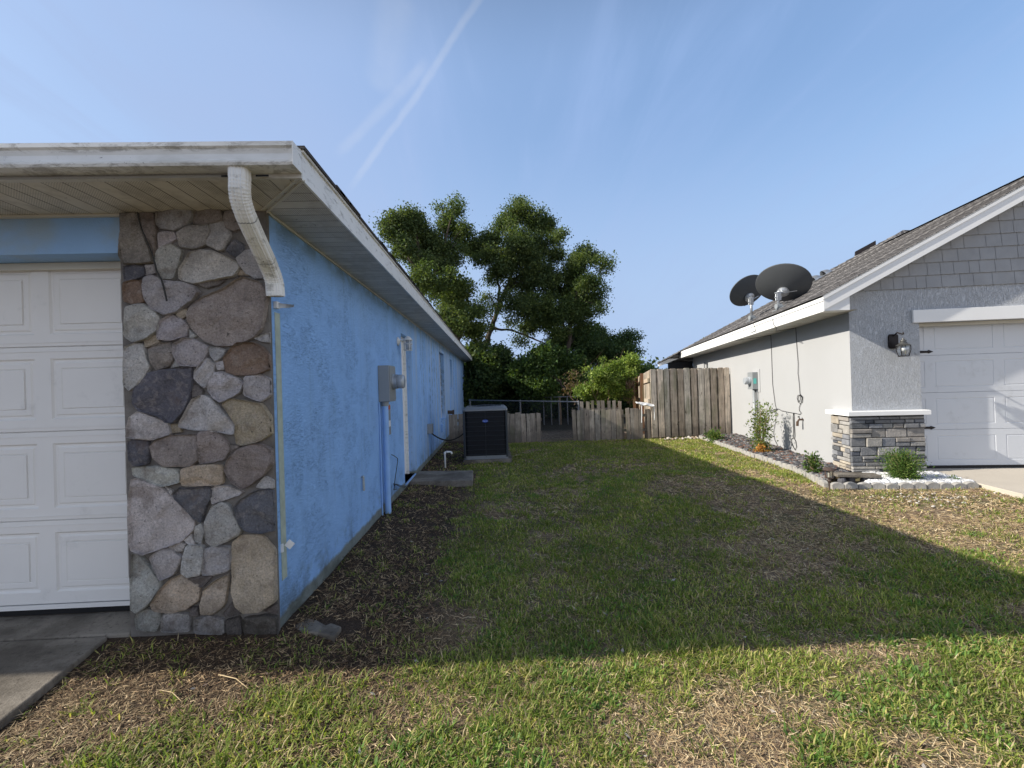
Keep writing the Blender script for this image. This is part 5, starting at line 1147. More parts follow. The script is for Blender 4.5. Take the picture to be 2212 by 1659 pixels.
# ================================================================== TREES AND BUSHES
def q2(x, y): return ((1400 + x / 1.7467) / 1.80832, (700 + y / 1.7467) / 1.80832)
GREENS = np.array([(.088, .125, .045), (.115, .148, .05), (.068, .10, .04), (.14, .17, .055), (.08, .118, .055)])
DENSE = 6.2
def crown(blobs, Y, dj, n_cl, n_lf, size, tint=(1, 1, 1), spread=.17, seed=1, pal=GREENS, flat=.75, zmin=.05, elong=1.7):
    """leaf quads clumped on twigs through the volume of each blob (x, y, r in picture units at depth Y)"""
    R = np.random.default_rng(seed); V = []; Cc = []
    for bl in blobs:
        x, y, r = bl[:3]; dens = bl[3] if len(bl) > 3 else 1.; yy = Y + R.uniform(-dj, dj); c = AY(*q2(x, y), yy); rr = r / 1.7467 / 1.80832 * yy / FPX * 1.08
        n = max(3, int(n_cl * DENSE * dens * (rr / 1.2) ** 2)); ns = max(4, int(5 + rr * 5)); sd = R.normal(size=(ns, 3)); sd /= np.linalg.norm(sd, axis=1)[:, None]
        sc_ = c + sd * (rr * .72 * R.uniform(.2, 1.25, (ns, 1))); sr = rr * R.uniform(.22, .52, ns); wk = sr ** 2 / np.sum(sr ** 2); kk = R.choice(ns, n, p=wk)
        d = R.normal(size=(n, 3)); d /= np.linalg.norm(d, axis=1)[:, None]; cc = sc_[kk] + d * (sr[kk] * R.uniform(.1, 1.0, n) ** .5 * R.uniform(.9, 1.2, n))[:, None] * np.array([1.1, 1.1, .8])
        col = pal[R.integers(0, len(pal), n)] * R.uniform(.7, 1.3, n)[:, None]
        m = R.integers(int(n_lf * .6), int(n_lf * 1.4) + 1, n); ci = np.repeat(np.arange(n), m); N = len(ci)
        P = cc[ci] + R.normal(size=(N, 3)) * spread * np.array([1, 1, flat]); L_ = size * R.uniform(.6, 1.35, N)
        a = R.normal(size=(N, 3)) + np.array([0, 0, .1]); a /= np.linalg.norm(a, axis=1)[:, None]; b = np.cross(a, R.normal(size=(N, 3)) + np.array([0, 0, 1.2])); b /= np.linalg.norm(b, axis=1)[:, None] + 1e-9
        w = L_ / elong
        q = np.stack([P - a * L_[:, None] * .5, P + b * w[:, None] * .5 + a * L_[:, None] * .05, P + a * L_[:, None] * .5, P - b * w[:, None] * .5 + a * L_[:, None] * .05], 1)
        ok = P[:, 2] > zmin; V.append(q[ok]); Cc.append((col[ci] * R.uniform(.8, 1.2, (N, 1)))[ok])
    V = np.concatenate(V); Cc = np.concatenate(Cc) * np.array(tint); return V.reshape(-1, 3), np.arange(len(V) * 4).reshape(-1, 4), Cc
def limb(mb, pts, r0, r1, Y, wob=.05, n=7, seed=0):
    R = random.Random(seed); P = [Vector(AY(*q2(x, y), Y + (p[2] if len(p) > 2 else 0))) for p in pts for x, y in [p[:2]]]; Q = []
    for i in range(len(P) - 1):
        for t in range(4): Q.append(P[i].lerp(P[i + 1], t / 4) + Vector((R.uniform(-wob, wob), R.uniform(-wob, wob), R.uniform(-wob, wob) * .4)))
    Q.append(P[-1]); mb.tube(Q, [r0 + (r1 - r0) * i / (len(Q) - 1) for i in range(len(Q))], n); return Q
def tree(name, label, cat, Y, blobs, limbs, n_cl=95, n_lf=24, size=.095, dj=1.3, seed=1, tint=(1, 1, 1), spread=.17, group=None, pal=GREENS, bark='bark', zmin=.05, elong=1.7, leafname='crown'):
    b = AZ(*q2(limbs[0][0][0][0], 1500), 0) if limbs else AY(*q2(blobs[0][0], 1500), Y)
    t = thing(name, label, cat, (float(AY(*q2(limbs[0][0][0][0], limbs[0][0][0][1]), Y)[0]) if limbs else float(b[0]), Y, -.15), group)
    v, f, c = crown(blobs, Y, dj, n_cl, n_lf, size, tint, spread, seed, pal, zmin=zmin, elong=elong)
    o = npmesh(leafname, v, f, c, M['leaf']); o.parent = t; o.location = -t.location
    if limbs:
        mb = MB()
        for i, (pts, r0, r1) in enumerate(limbs):
            Q = limb(mb, pts, r0, r1, Y, seed=seed * 10 + i)
            for j in range(2, len(Q) - 1, 2):       # side twigs
                rr = random.Random(i * 99 + j); d = Vector((rr.uniform(-1, 1), rr.uniform(-.7, .7), rr.uniform(.1, .9))).normalized(); l = rr.uniform(.5, 1.3); r = (r0 + (r1 - r0) * j / len(Q)) * .35
                mb.tube([Q[j], Q[j] + d * l * .5 + Vector((0, 0, .08)), Q[j] + d * l + Vector((rr.uniform(-.1, .1), 0, .1))], [r, r * .6, r * .25], 5)
        mb.build('trunk', M[bark], t, smooth=True)
    return t
G = 'trees behind the back fences'
tree('oak_tree', 'leftmost tall oak rising behind the blue house roof, with a thin spire of twigs', 'tree', 19.5,
     [(350, 245, 95), (275, 330, 120), (215, 310, 75), (430, 340, 110), (390, 450, 120), (300, 440, 90), (560, 440, 90), (650, 230, 55, .7), (605, 300, 85), (670, 130, 34, .55), (560, 190, 40, .5), (690, 390, 85), (500, 500, 110), (560, 570, 110), (740, 380, 40, .6), (640, 520, 80, .7), (690, 170, 25, .5), (440, 600, 90)],
     [([(420, 1480), (430, 1100), (440, 800), (430, 560), (400, 400), (350, 280)], .19, .03), ([(435, 800), (540, 620), (600, 400), (660, 180)], .10, .015), ([(430, 700), (330, 500), (260, 380)], .08, .02), ([(560, 620), (620, 500), (680, 420)], .05, .015)], seed=2, group=G)
tree('oak_tree', 'yellowish bushy tree between the blue house eave and the leaning trunk', 'tree', 18.5,
     [(450, 680, 95), (580, 770, 130), (690, 820, 115), (640, 660, 70, .7), (720, 960, 120), (800, 1040, 95), (640, 950, 110), (760, 720, 50, .4), (820, 900, 60, .5), (880, 1000, 45, .5)],
     [([(700, 1480), (690, 1200), (660, 1000), (620, 800), (600, 700)], .12, .02), ([(680, 1100), (760, 950), (800, 880)], .06, .015)], seed=3, group=G, tint=(1.06, 1.06, .9))
tree('oak_tree', 'tallest rounded oak in the middle on a leaning forked trunk with sky showing through', 'tree', 21.,
     [(1080, 262, 100), (1180, 275, 100), (990, 300, 75), (1270, 320, 75), (1378, 370, 42, .8), (1340, 430, 52, .8), (890, 430, 110), (790, 470, 80, .8), (1080, 430, 150), (1230, 490, 120), (1150, 600, 130), (850, 540, 90, .7), (1330, 540, 70), (1000, 560, 110), (1290, 680, 95), (1140, 730, 105), (900, 690, 60, .35), (960, 900, 75, .3), (880, 800, 60, .25), (1020, 800, 70, .4), (1050, 980, 60, .3), (1000, 205, 22, .5), (1120, 200, 22, .5), (960, 640, 80, .8), (1060, 850, 75, .6), (1150, 900, 90, .7), (1180, 1010, 85, .8), (1110, 1110, 50, .5)],
     [([(790, 1490), (820, 1300), (870, 1130), (910, 1010), (950, 890), (990, 790), (1030, 690), (1060, 520), (1080, 350)], .17, .03), ([(950, 890), (960, 740), (940, 600), (880, 470)], .08, .02), ([(990, 790), (1110, 650), (1230, 520), (1300, 420)], .08, .015), ([(905, 1020), (1050, 1030), (1200, 1090), (1300, 1140)], .06, .03), ([(1040, 690), (1180, 620), (1280, 600)], .05, .015)], seed=4, group=G)
tree('oak_tree', 'right hand oak with sparse drooping yellow green branches against the sky', 'tree', 20.,
     [(1580, 520, 80, .65), (1520, 500, 50, .4), (1670, 560, 65, .5), (1710, 600, 45, .35), (1500, 560, 85, .8), (1470, 650, 110, .9), (1570, 700, 90, .8), (1610, 800, 80, .6), (1640, 900, 55, .5), (1500, 800, 120), (1420, 930, 150), (1560, 930, 90), (1290, 930, 120), (1350, 780, 100, .8), (1660, 640, 40, .3), (1200, 880, 90, .6)],
     [([(1440, 1490), (1420, 1250), (1440, 1050), (1470, 850), (1520, 650), (1580, 540)], .15, .02), ([(1460, 850), (1580, 700), (1680, 580)], .05, .01), ([(1430, 1050), (1340, 900), (1290, 820)], .07, .02), ([(1480, 820), (1600, 850), (1650, 930)], .04, .01)], seed=5, group=G, tint=(1.0, 1.02, .92))
tree('evergreen_bush', 'dark rounded evergreen beside the grey house roof corner, lower than the oaks', 'tree', 20.5,
     [(1500, 1090, 130), (1390, 1130, 130), (1690, 1130, 105), (1620, 1060, 60), (1840, 1110, 70, .8), (1800, 1200, 90), (1890, 1080, 35, .5), (1700, 1240, 110), (1560, 1230, 130), (1900, 1180, 35, .5)],
     [([(1600, 1490), (1620, 1300), (1640, 1150)], .12, .03), ([(1600, 1350), (1760, 1200), (1840, 1110)], .06, .015)], seed=6, group=G, tint=(.80, .92, .95), n_cl=110)
tree('evergreen_bush', 'dense dark undergrowth tree behind the chain link fence left of the gap', 'tree', 18.8,
     [(860, 1230, 100), (990, 1210, 75, .8), (780, 1340, 110), (900, 1380, 120), (800, 1180, 70), (1010, 1330, 110), (760, 1450, 90), (1050, 1430, 100), (900, 1480, 90)],
     [([(860, 1500), (870, 1350), (880, 1230)], .10, .03), ([(870, 1400), (960, 1280), (1000, 1220)], .05, .02)], seed=7, group=G, tint=(.72, .82, .8), n_cl=150, size=.14)
tree('evergreen_bush', 'dark shrubby tree with a patch of bright leaves, in the middle of the gap', 'tree', 18.2,
     [(1150, 1280, 90, .8), (1240, 1340, 110), (1330, 1270, 110), (1150, 1430, 90), (1290, 1450, 100), (1400, 1370, 110), (1450, 1250, 100), (1230, 1200, 70, .7), (1090, 1330, 50, .5)],
     [([(1430, 1480, -1), (1390, 1410, -1), (1350, 1350, -1), (1310, 1310, -1)], .05, .02), ([(1250, 1500), (1240, 1330), (1180, 1230)], .07, .02)], seed=8, group=G, tint=(.8, .95, .75), n_cl=140, size=.13)
tree('tree', 'distant tree whose topmost twigs just show over the grey house roof', 'tree', 30.,
     [(2420, 1090, 28, .9), (2440, 1140, 50, 1.), (2470, 1100, 30, .9), (2350, 1180, 60, 1.), (2395, 1120, 20, .8)], [([(2400, 1400), (2410, 1250), (2430, 1120)], .1, .03)], seed=9, n_cl=25, size=.13)
tree('tree', 'small dark tree tip beside the far corner of the grey roof', 'tree', 21.,
     [(1960, 1270, 26, .9), (1935, 1300, 42, 1.), (1990, 1310, 28, .9), (1900, 1330, 50, 1.)], [([(1950, 1450), (1950, 1350), (1960, 1280)], .05, .015)], seed=10, n_cl=60, size=.09, tint=(.8, 1., .8))
BR = np.array([(.17, .25, .045), (.24, .31, .06), (.13, .20, .04), (.27, .33, .09), (.08, .13, .03)])
tree('bright_bush', 'bright yellow green bush leaning over the low fence, left of the tall fence', 'bush', 13.6,
     [(1640, 1370, 85), (1745, 1330, 95), (1600, 1430, 75), (1845, 1270, 75), (1760, 1430, 90), (1550, 1455, 55), (1680, 1300, 60, .7), (1670, 1235, 16, .9), (1860, 1225, 35, .8), (1800, 1380, 70), (1900, 1260, 40, .7), (1560, 1300, 25, .5), (1640, 1470, 60)],
     [([(1700, 1560), (1710, 1420), (1735, 1350), (1790, 1280)], .022, .008), ([(1650, 1560), (1600, 1440), (1540, 1380)], .02, .006), ([(1760, 1560), (1830, 1400), (1870, 1280)], .02, .006)], seed=11, n_cl=260, n_lf=15, size=.085, dj=.5, spread=.085, pal=BR, bark='twig', zmin=.3, elong=2.6)
DRY = np.array([(.20, .14, .09), (.15, .10, .06), (.11, .13, .04)])
tree('dry_bush', 'thin brown leaved bush growing left of the bright green bush', 'bush', 14.5,
     [(1450, 1370, 50, .5), (1490, 1420, 45, .5), (1420, 1420, 40, .4), (1500, 1330, 30, .4)], [([(1480, 1540), (1440, 1440), (1400, 1390)], .015, .005), ([(1480, 1540), (1500, 1420), (1490, 1300)], .012, .004)], seed=12, n_cl=110, n_lf=12, size=.07, dj=.3, spread=.09, pal=DRY, bark='twig', zmin=.3)
# vine tangle on the corner of the tall fence
t = thing('dead_vine', 'tangle of dead brown vines hanging beside the tall fence corner', 'vine', (4.3, 13.4, 0)); mb = MB(); rr = random.Random(8)
for i in range(70):
    x, y = rr.uniform(1825, 1885), rr.uniform(1370, 1420); P = []
    for j in range(6): P.append(AY(*q2(x, y), 13.4 + rr.uniform(-.15, .15))); x += rr.uniform(-16, 12); y += rr.uniform(5, 38)
    mb.tube(P, [.010, .009, .008, .007, .006, .004], 4)
mb.build('stems', M['twig'], t)
v, f, c = crown([(1860, 1400, 30, .6), (1850, 1450, 30, .5)], 13.4,   .2, 100, 8, .06, seed=5, pal=DRY, spread=.08); o = npmesh('leaves', v, f, c, M['leaf']); o.parent = t; o.location = -t.location
# undergrowth: low dark thicket that fills the ground line under the trees
bl = []; rr = random.Random(29)
for i in range(44): bl.append((560 + i * 36 + rr.uniform(-20, 20), rr.uniform(1450, 1600), rr.uniform(60, 90)))
v, f, c = crown(bl, 20.5, 1., 16, 22, .17, (.55, .62, .5), .3, 27, zmin=-.2)
tag(npmesh('undergrowth', v, f, c, M['leaf']), 'low dark thicket under the trees behind the wire fence', 'undergrowth', kind='stuff')
# tree belt closing the view behind everything
bl = []
rr = random.Random(17)
for i in range(30): bl.append((-900 + i * 120 + rr.uniform(-40, 40), 1400 + rr.uniform(-60, 40), rr.uniform(70, 120)))
v, f, c = crown(bl, 34., 3., 12, 20, .34, (.6, .7, .7), .6, 23, zmin=-.1)
tag(npmesh('far_trees', v, f, c, M['leaf']), 'dark distant belt of trees closing the view', 'trees', kind='stuff')

# ================================================================== GARDEN BED
EDS = [(4.30, 5.62), (4.48, 6.2), (4.58, 6.63), (4.69, 7.66), (4.83, 9.0), (5.03, 10.72)]
EDF = [(4.32, 5.56), (4.87, 5.43), (5.37, 5.33), (5.98, 5.27)]
def block_mesh():
    mb = MB(); n = 10; pr = [(-.074, -.03), (.074, -.03)] + [(.074 * math.cos(math.pi * i / n), .034 + .036 * math.sin(math.pi * i / n)) for i in range(n + 1)]
    mb.loft([[(x, y, z) for x, z in pr] for y in (-.03, .03)]); return mb
blk = block_mesh().build('edging_block', M['edging'], bevel=.006); first = True
def along(P, st):
    out = []; P = [Vector((*p, 0)) for p in P]; s = 0.; acc = st / 2
    for a, b in zip(P[:-1], P[1:]):
        d = (b - a); l = d.length
        while acc < s + l: out.append((a + d * ((acc - s) / l), math.atan2(d.y, d.x))); acc += st
        s += l
    return out
rr = random.Random(2)
for P, lab, grp in ((EDS, 'pale scalloped edging block in the row along the dark rocks by the wall', 'edging blocks along the side bed'), (EDF, 'grey scalloped edging block in the row in front of the white stones', 'edging blocks along the front bed')):
    row = along(P, .152)
    for bi, (p, an) in enumerate(row):
        o = blk if first else blk.copy()
        if not first: COL.objects.link(o)
        first = False; o.location = (p.x + rr.uniform(-.006, .006), p.y + rr.uniform(-.008, .008), rr.uniform(-.008, .008)); o.rotation_euler = (rr.uniform(-.06, .06), rr.uniform(-.05, .05), an + rr.uniform(-.07, .07))
        side_ = P is EDS
        if bi == 0: tag(o, 'scalloped edging block at the near end of the side row, touching the path light corner' if side_ else 'scalloped edging block at the left end of the front row, behind the path light', 'edging block', grp)
        elif bi == len(row) - 1: tag(o, 'scalloped edging block at the far end of the side row, by the tall wood fence' if side_ else 'scalloped edging block at the right end of the front row, touching the pale driveway', 'edging block', grp)
        else: tag(o, lab, 'edging block', grp)
ICO = None
def rocks(name, pts, size, colf, label, seed=1, sq=.65, sub=1):
    R = np.random.default_rng(seed); bm = bmesh.new(); bmesh.ops.create_icosphere(bm, subdivisions=sub, radius=1.); bv = np.array([v.co for v in bm.verts]); bf = np.array([[v.index for v in f.verts] for f in bm.faces]); bm.free()
    N = len(pts); S = size * R.uniform(.5, 1.5, (N, 1, 1)); D = 1 + R.uniform(-.28, .28, (N, len(bv), 1)); sc = np.stack([R.uniform(.8, 1.3, N), R.uniform(.7, 1.1, N), R.uniform(.5, .8, N)], -1)[:, None, :]
    an = R.uniform(0, 6.28, N); ca, sa = np.cos(an)[:, None], np.sin(an)[:, None]; V = bv[None] * D * sc * S; x, y = V[..., 0].copy(), V[..., 1].copy(); V[..., 0] = x * ca - y * sa; V[..., 1] = x * sa + y * ca
    V += np.array(pts)[:, None, :]; F = (bf[None] + (np.arange(N) * len(bv))[:, None, None]).reshape(-1, 3)
    return tag(npmesh(name, V.reshape(-1, 3), F, np.repeat(colf(R, N), len(bf), axis=0), M['rock']), label, 'stones', kind='stuff')
def inpoly(P, poly):
    x, y = P[:, 0], P[:, 1]; c = np.zeros(len(P), bool); n = len(poly)
    for i in range(n):
        (x1, y1), (x2, y2) = poly[i], poly[(i + 1) % n]; k = ((y1 > y) != (y2 > y)) & (x < (x2 - x1) * (y - y1) / (y2 - y1 + 1e-12) + x1); c ^= k
    return c
def scatter(poly, n, seed): R = np.random.default_rng(seed); a = np.array(poly); P = R.uniform(a.min(0), a.max(0), (n, 2)); return P[inpoly(P, poly)]
bedS = [(4.36, 5.68), (4.55, 6.5), (4.72, 7.66), (4.86, 9.0), (5.08, 10.75), H(0, 4.7, 0)[:2], H(-.0, .42, 0)[:2], H(-.06, .42, 0)[:2], H(-.06, -.06, 0)[:2]]
P = scatter(bedS, 9000, 4); P3 = np.c_[P, .02 + .05 * np.abs(fnoise(P[:, 0], P[:, 1], .2, 3)) + .02]
rocks('lava_rocks', P3, .028, lambda R, N: np.array([(.075, .075, .08), (.12, .12, .125), (.19, .185, .18), (.05, .05, .055), (.15, .09, .07)])[R.integers(0, 5, N)] * R.uniform(.7, 1.3, (N, 1)), 'dark grey lava rocks filling the bed along the grey wall', 2)
bedF = [(4.75, 5.50), (5.37, 5.38), (6.0, 5.32), (6.12, 5.95), H(.93, -.08, 0)[:2], H(.1, -.08, 0)[:2], (5.0, 5.92), (4.95, 5.7)]
P = scatter(bedF, 2600, 6); P3 = np.c_[P, .03 + .03 * fnoise(P[:, 0], P[:, 1], .25, 8)]
rocks('white_stones', P3, .026, lambda R, N: np.array([(.74, .74, .75), (.62, .63, .66), (.80, .79, .77)])[R.integers(0, 3, N)] * R.uniform(.75, 1.05, (N, 1)), 'white decorative stones round the small bush by the stone base', 3, sub=2)
Rg = np.random.default_rng(9); P = np.c_[Rg.normal(5.0, .34, 90), Rg.normal(4.85, .14, 90)]; P3 = np.c_[P, np.full(len(P), .006)]
rocks('scattered_pebbles', P3, .011, lambda R, N: np.array([(.52, .49, .44), (.38, .34, .29)])[R.integers(0, 2, N)], 'white pebbles scattered on the lawn in front of the edging', 5)
P = np.c_[Rg.uniform(3.95, 5.9, 60), Rg.uniform(10.55, 10.8, 60)]; rocks('rubble', np.c_[P, np.full(60, .015)], .035, lambda R, N: np.array([(.45, .40, .35), (.34, .26, .2), (.5, .47, .43)])[R.integers(0, 3, N)], 'pale rubble and broken stones along the foot of the tall fence', 6)
# stepping slab on rocks
mb = MB(); c_ = (4.80, 5.74); mb.box((-.27, -.085, .085), (.27, .085, .125), X=lambda p: (c_[0] + p[0] * .985 + p[1] * .17, c_[1] + p[1] * .985 - p[0] * .17, p[2] - .03 * p[0]))
tag(mb.build('stone_slab', M['conc'], bevel=.006), 'thin flat stone slab lying on dark rocks beside the path light', 'slab')
mb = MB()
for i, (dx_, dy_) in enumerate(((-.2, -.02), (-.05, .02), (.1, -.03), (.22, .01))):
    bm_v = [(c_[0] + dx_ + .055 * math.cos(a) * (1 + .2 * math.sin(3 * a + i)), c_[1] + dy_ + .045 * math.sin(a)) for a in [k * math.pi / 4 for k in range(8)]]
    mb = MB(); mb.loft([[(x, y, -.02) for x, y in bm_v], [(x, y, .045) for x, y in bm_v], [((x - c_[0] - dx_) * .7 + c_[0] + dx_, (y - c_[1] - dy_) * .7 + c_[1] + dy_, .078) for x, y in bm_v]], (.10, .10, .11))
    tag(mb.build('support_rock', M['rock'], bevel=.005), ('leftmost', 'second from left', 'third from left', 'rightmost')[i] + ' of the four dark rocks holding up the flat stone slab', 'rock', 'rocks under the stone slab')
# path light
t = thing('path_light', 'small bronze solar path light with clear panes at the corner of the edging', 'garden light', (4.19, 5.42, 0)); lx, ly = 4.19, 5.42
mb = MB(); mb.tube([(lx, ly, -.05), (lx, ly, .15)], .009, 8); mb.lathe([(.012, .10), (.022, .12), (.014, .15)], (lx, ly, 0), n=12); mb.build('stake', M['bronze'], t)
mb = MB(); mb.lathe([(.0, .15), (.048, .152), (.050, .162), (.0, .164)], (lx, ly, 0), n=6); mb.lathe([(.0, .252), (.070, .252), (.072, .258), (.045, .280), (.018, .288), (0, .29)], (lx, ly, 0), n=12); mb.build('cap', M['bronze'], t)
mb = MB()
for k in range(6): a = k * math.pi / 3; mb.tube([(lx + .042 * math.cos(a), ly + .042 * math.sin(a), .162), (lx + .046 * math.cos(a), ly + .046 * math.sin(a), .253)], .004, 4)
mb.build('frame', M['bronze'], t)
mb = MB(); mb.lathe([(.040, .164), (.043, .251)], (lx, ly, 0), n=6); mb.v = mb.v; mb.build('panes', M['clear'], t)
mb = MB(); mb.lathe([(.0, .164), (.018, .166), (.018, .23), (0, .232)], (lx, ly, 0), n=10); mb.build('lamp', M['trimcream'], t)
# shrubs
def shrub(label, x, y, h, w, n, size, pal, seed, elong=2.2, z0=.02, lean=(0, 0), stems=6, prof=None, name='shrub'):
    R = np.random.default_rng(seed); t = thing(name, label, 'shrub', (x, y, 0)); mb = MB(); tips = []
    for i in range(stems):
        a = R.uniform(0, 6.28); rr = w * .42 * R.uniform(.2, 1); hh = h * R.uniform(.55, 1.); P = [(x, y, -.02), (x + math.cos(a) * rr * .35, y + math.sin(a) * rr * .35, hh * .45), (x + math.cos(a) * rr + lean[0] * hh, y + math.sin(a) * rr + lean[1] * hh, hh)]
        mb.tube(P, [.008, .006, .002], 4); tips.append(P)
    mb.build('stems', M['twig'], t); V = []; Cc = []
    k = R.integers(0, stems, n); f = R.uniform(.12, 1.05, n); A = np.array(tips)[k]; P = np.where(f[:, None] < .5, A[:, 0] + (A[:, 1] - A[:, 0]) * f[:, None] * 2, A[:, 1] + (A[:, 2] - A[:, 1]) * (f[:, None] * 2 - 1))
    sp = w * .17; P = P + R.normal(size=(n, 3)) * sp * np.array([1, 1, .5]); P[:, 2] = np.maximum(P[:, 2], z0)
    out = P - np.array([x, y, h * .3]); out /= np.linalg.norm(out, axis=1)[:, None]; a = out + R.normal(size=(n, 3)) * .6; a /= np.linalg.norm(a, axis=1)[:, None]
    b = np.cross(a, R.normal(size=(n, 3))); b /= np.linalg.norm(b, axis=1)[:, None]; L_ = (size * R.uniform(.6, 1.3, n))[:, None]
    V = np.stack([P, P + a * L_ * .45 + b * L_ / elong * .5, P + a * L_, P + a * L_ * .45 - b * L_ / elong * .5], 1).reshape(-1, 3)
    o = npmesh('leaves', V, np.arange(n * 4).reshape(-1, 4), pal[R.integers(0, len(pal), n)] * R.uniform(.75, 1.25, (n, 1)), M['leaf']); o.parent = t; o.location = -t.location; return t
SG = np.array([(.07, .13, .03), (.10, .17, .04), (.05, .10, .025), (.15, .19, .05)])
SL = np.array([(.12, .17, .04), (.17, .21, .05), (.08, .13, .03), (.20, .20, .06), (.10, .15, .04)])
shrub('tall thin leafy shrub with orange dead leaves at its foot by the grey wall', 4.97, 8.1, .95, .42, 1500, .048, SL, 1, 1.9, stems=16, lean=(.05, 0))
t_ = [o for o in bpy.data.objects if o.name.startswith('shrub')][-1]
R_ = np.random.default_rng(3); n = 260; P = np.array([4.90, 8.0, .10]) + R_.normal(size=(n, 3)) * np.array([.05, .04, .055]); a = R_.normal(size=(n, 3)); a /= np.linalg.norm(a, axis=1)[:, None]; b = np.cross(a, R_.normal(size=(n, 3))); b /= np.linalg.norm(b, axis=1)[:, None]
o = npmesh('dead_leaves', np.stack([P, P + a * .02 + b * .012, P + a * .045, P + a * .02 - b * .012], 1).reshape(-1, 3), np.arange(n * 4).reshape(-1, 4), np.array([(.55, .27, .07)]) * R_.uniform(.7, 1.3, (n, 1)), M['leaf']); o.parent = t_; o.location = -t_.location; tag(o, 'orange dead leaves at the foot')
shrub('low spreading green shrub in the dark rocks next to the tall wood fence', 4.98, 9.85, .26, .40, 700, .06, SG, 2, 2., stems=12)
shrub('small dark upright shrub in the dark rocks behind the path light', 4.56, 6.22, .34, .22, 700, .042, SG * .8, 3, 2., stems=9)
shrub('round feathery green shrub in the white stones before the stone base', 5.36, 5.62, .40, .38, 7000, .036, SG * 1.1, 4, 4., stems=34)
shrub('tiny sprig of a plant in the white stones at the driveway edge', 5.88, 5.5, .09, .12, 60, .05, SG, 5, 3., stems=4)

# ================================================================== GRASS, STRAW, LITTER
EL = [(4.27, 5.58)] + EDS[1:]
def lawn(x, y):
    ok = (y < 11.0) & (x - .04 * y > -1.24 * y - .5) & (x - .04 * y < 1.24 * y + 2.0)
    ok &= np.where(y > 2.60, x > WX + .02, x > np.interp(y, [0, 1.0, 1.9, 2.6], [-2.0, -2.12, -2.18, -2.24]) + .01)
    ok &= ~((y > 2.57) & (y < 2.68) & (x < -1.29) & (x > -2.2))
    xe = np.interp(y, [p[1] for p in EL], [p[0] - .05 for p in EL]); ok &= (y < 5.6) | (x < xe)
    yf_ = np.interp(x, [4.30, 4.87, 5.37, 5.98, 6.03, 6.95, 8.8], [5.52, 5.38, 5.28, 5.22, 4.95, 3.9, 1.5]); ok &= (x < 4.3) | (y < yf_) | (y > 5.6)
    ok &= ~((x < -.36) & (y > 6.40) & (y < 7.3)) & ~((x > ax0 - .04) & (x < ax1 + .08) & (y > ay - .07)) & ~((x < -.86) & (x > -1.14) & (y > 2.62) & (y < 2.76))
    return ok
def green(x, y):
    g = .52 * fnoise(x, y, .85, 31) + .55 * fnoise(x, y, .21, 37) - .02
    g -= .55 * sst(x, -.25, -.95) * sst(y, 2.15, 2.5)                      # raked strip along the blue wall
    e = x - np.interp(y, [1.4, 1.83, 2.2, 2.45, 2.6], [-2.4, -1.82, -1.17, -.42, -.1]) + .35 * (fnoise(x, y, .3, 41) - .5); g -= .50 * sst(e, .22, -.35) * (y < 2.9)  # brown mulch by the pier
    g -= .26 * sst(x, 1.5, 2.6) * sst(y, 3, 3.8) * sst(y, 7.5, 6.2) * sst(fnoise(x, y, .9, 61), .35, .6); g -= .07 * sst(fnoise(x, y, .6, 91), .5, .7)
    g += .10 * sst(y, 6.8, 8.5); g -= .10 * np.exp(-((x - 4.9) / .8) ** 2 - ((y - 4.7) / .45) ** 2)
    return g
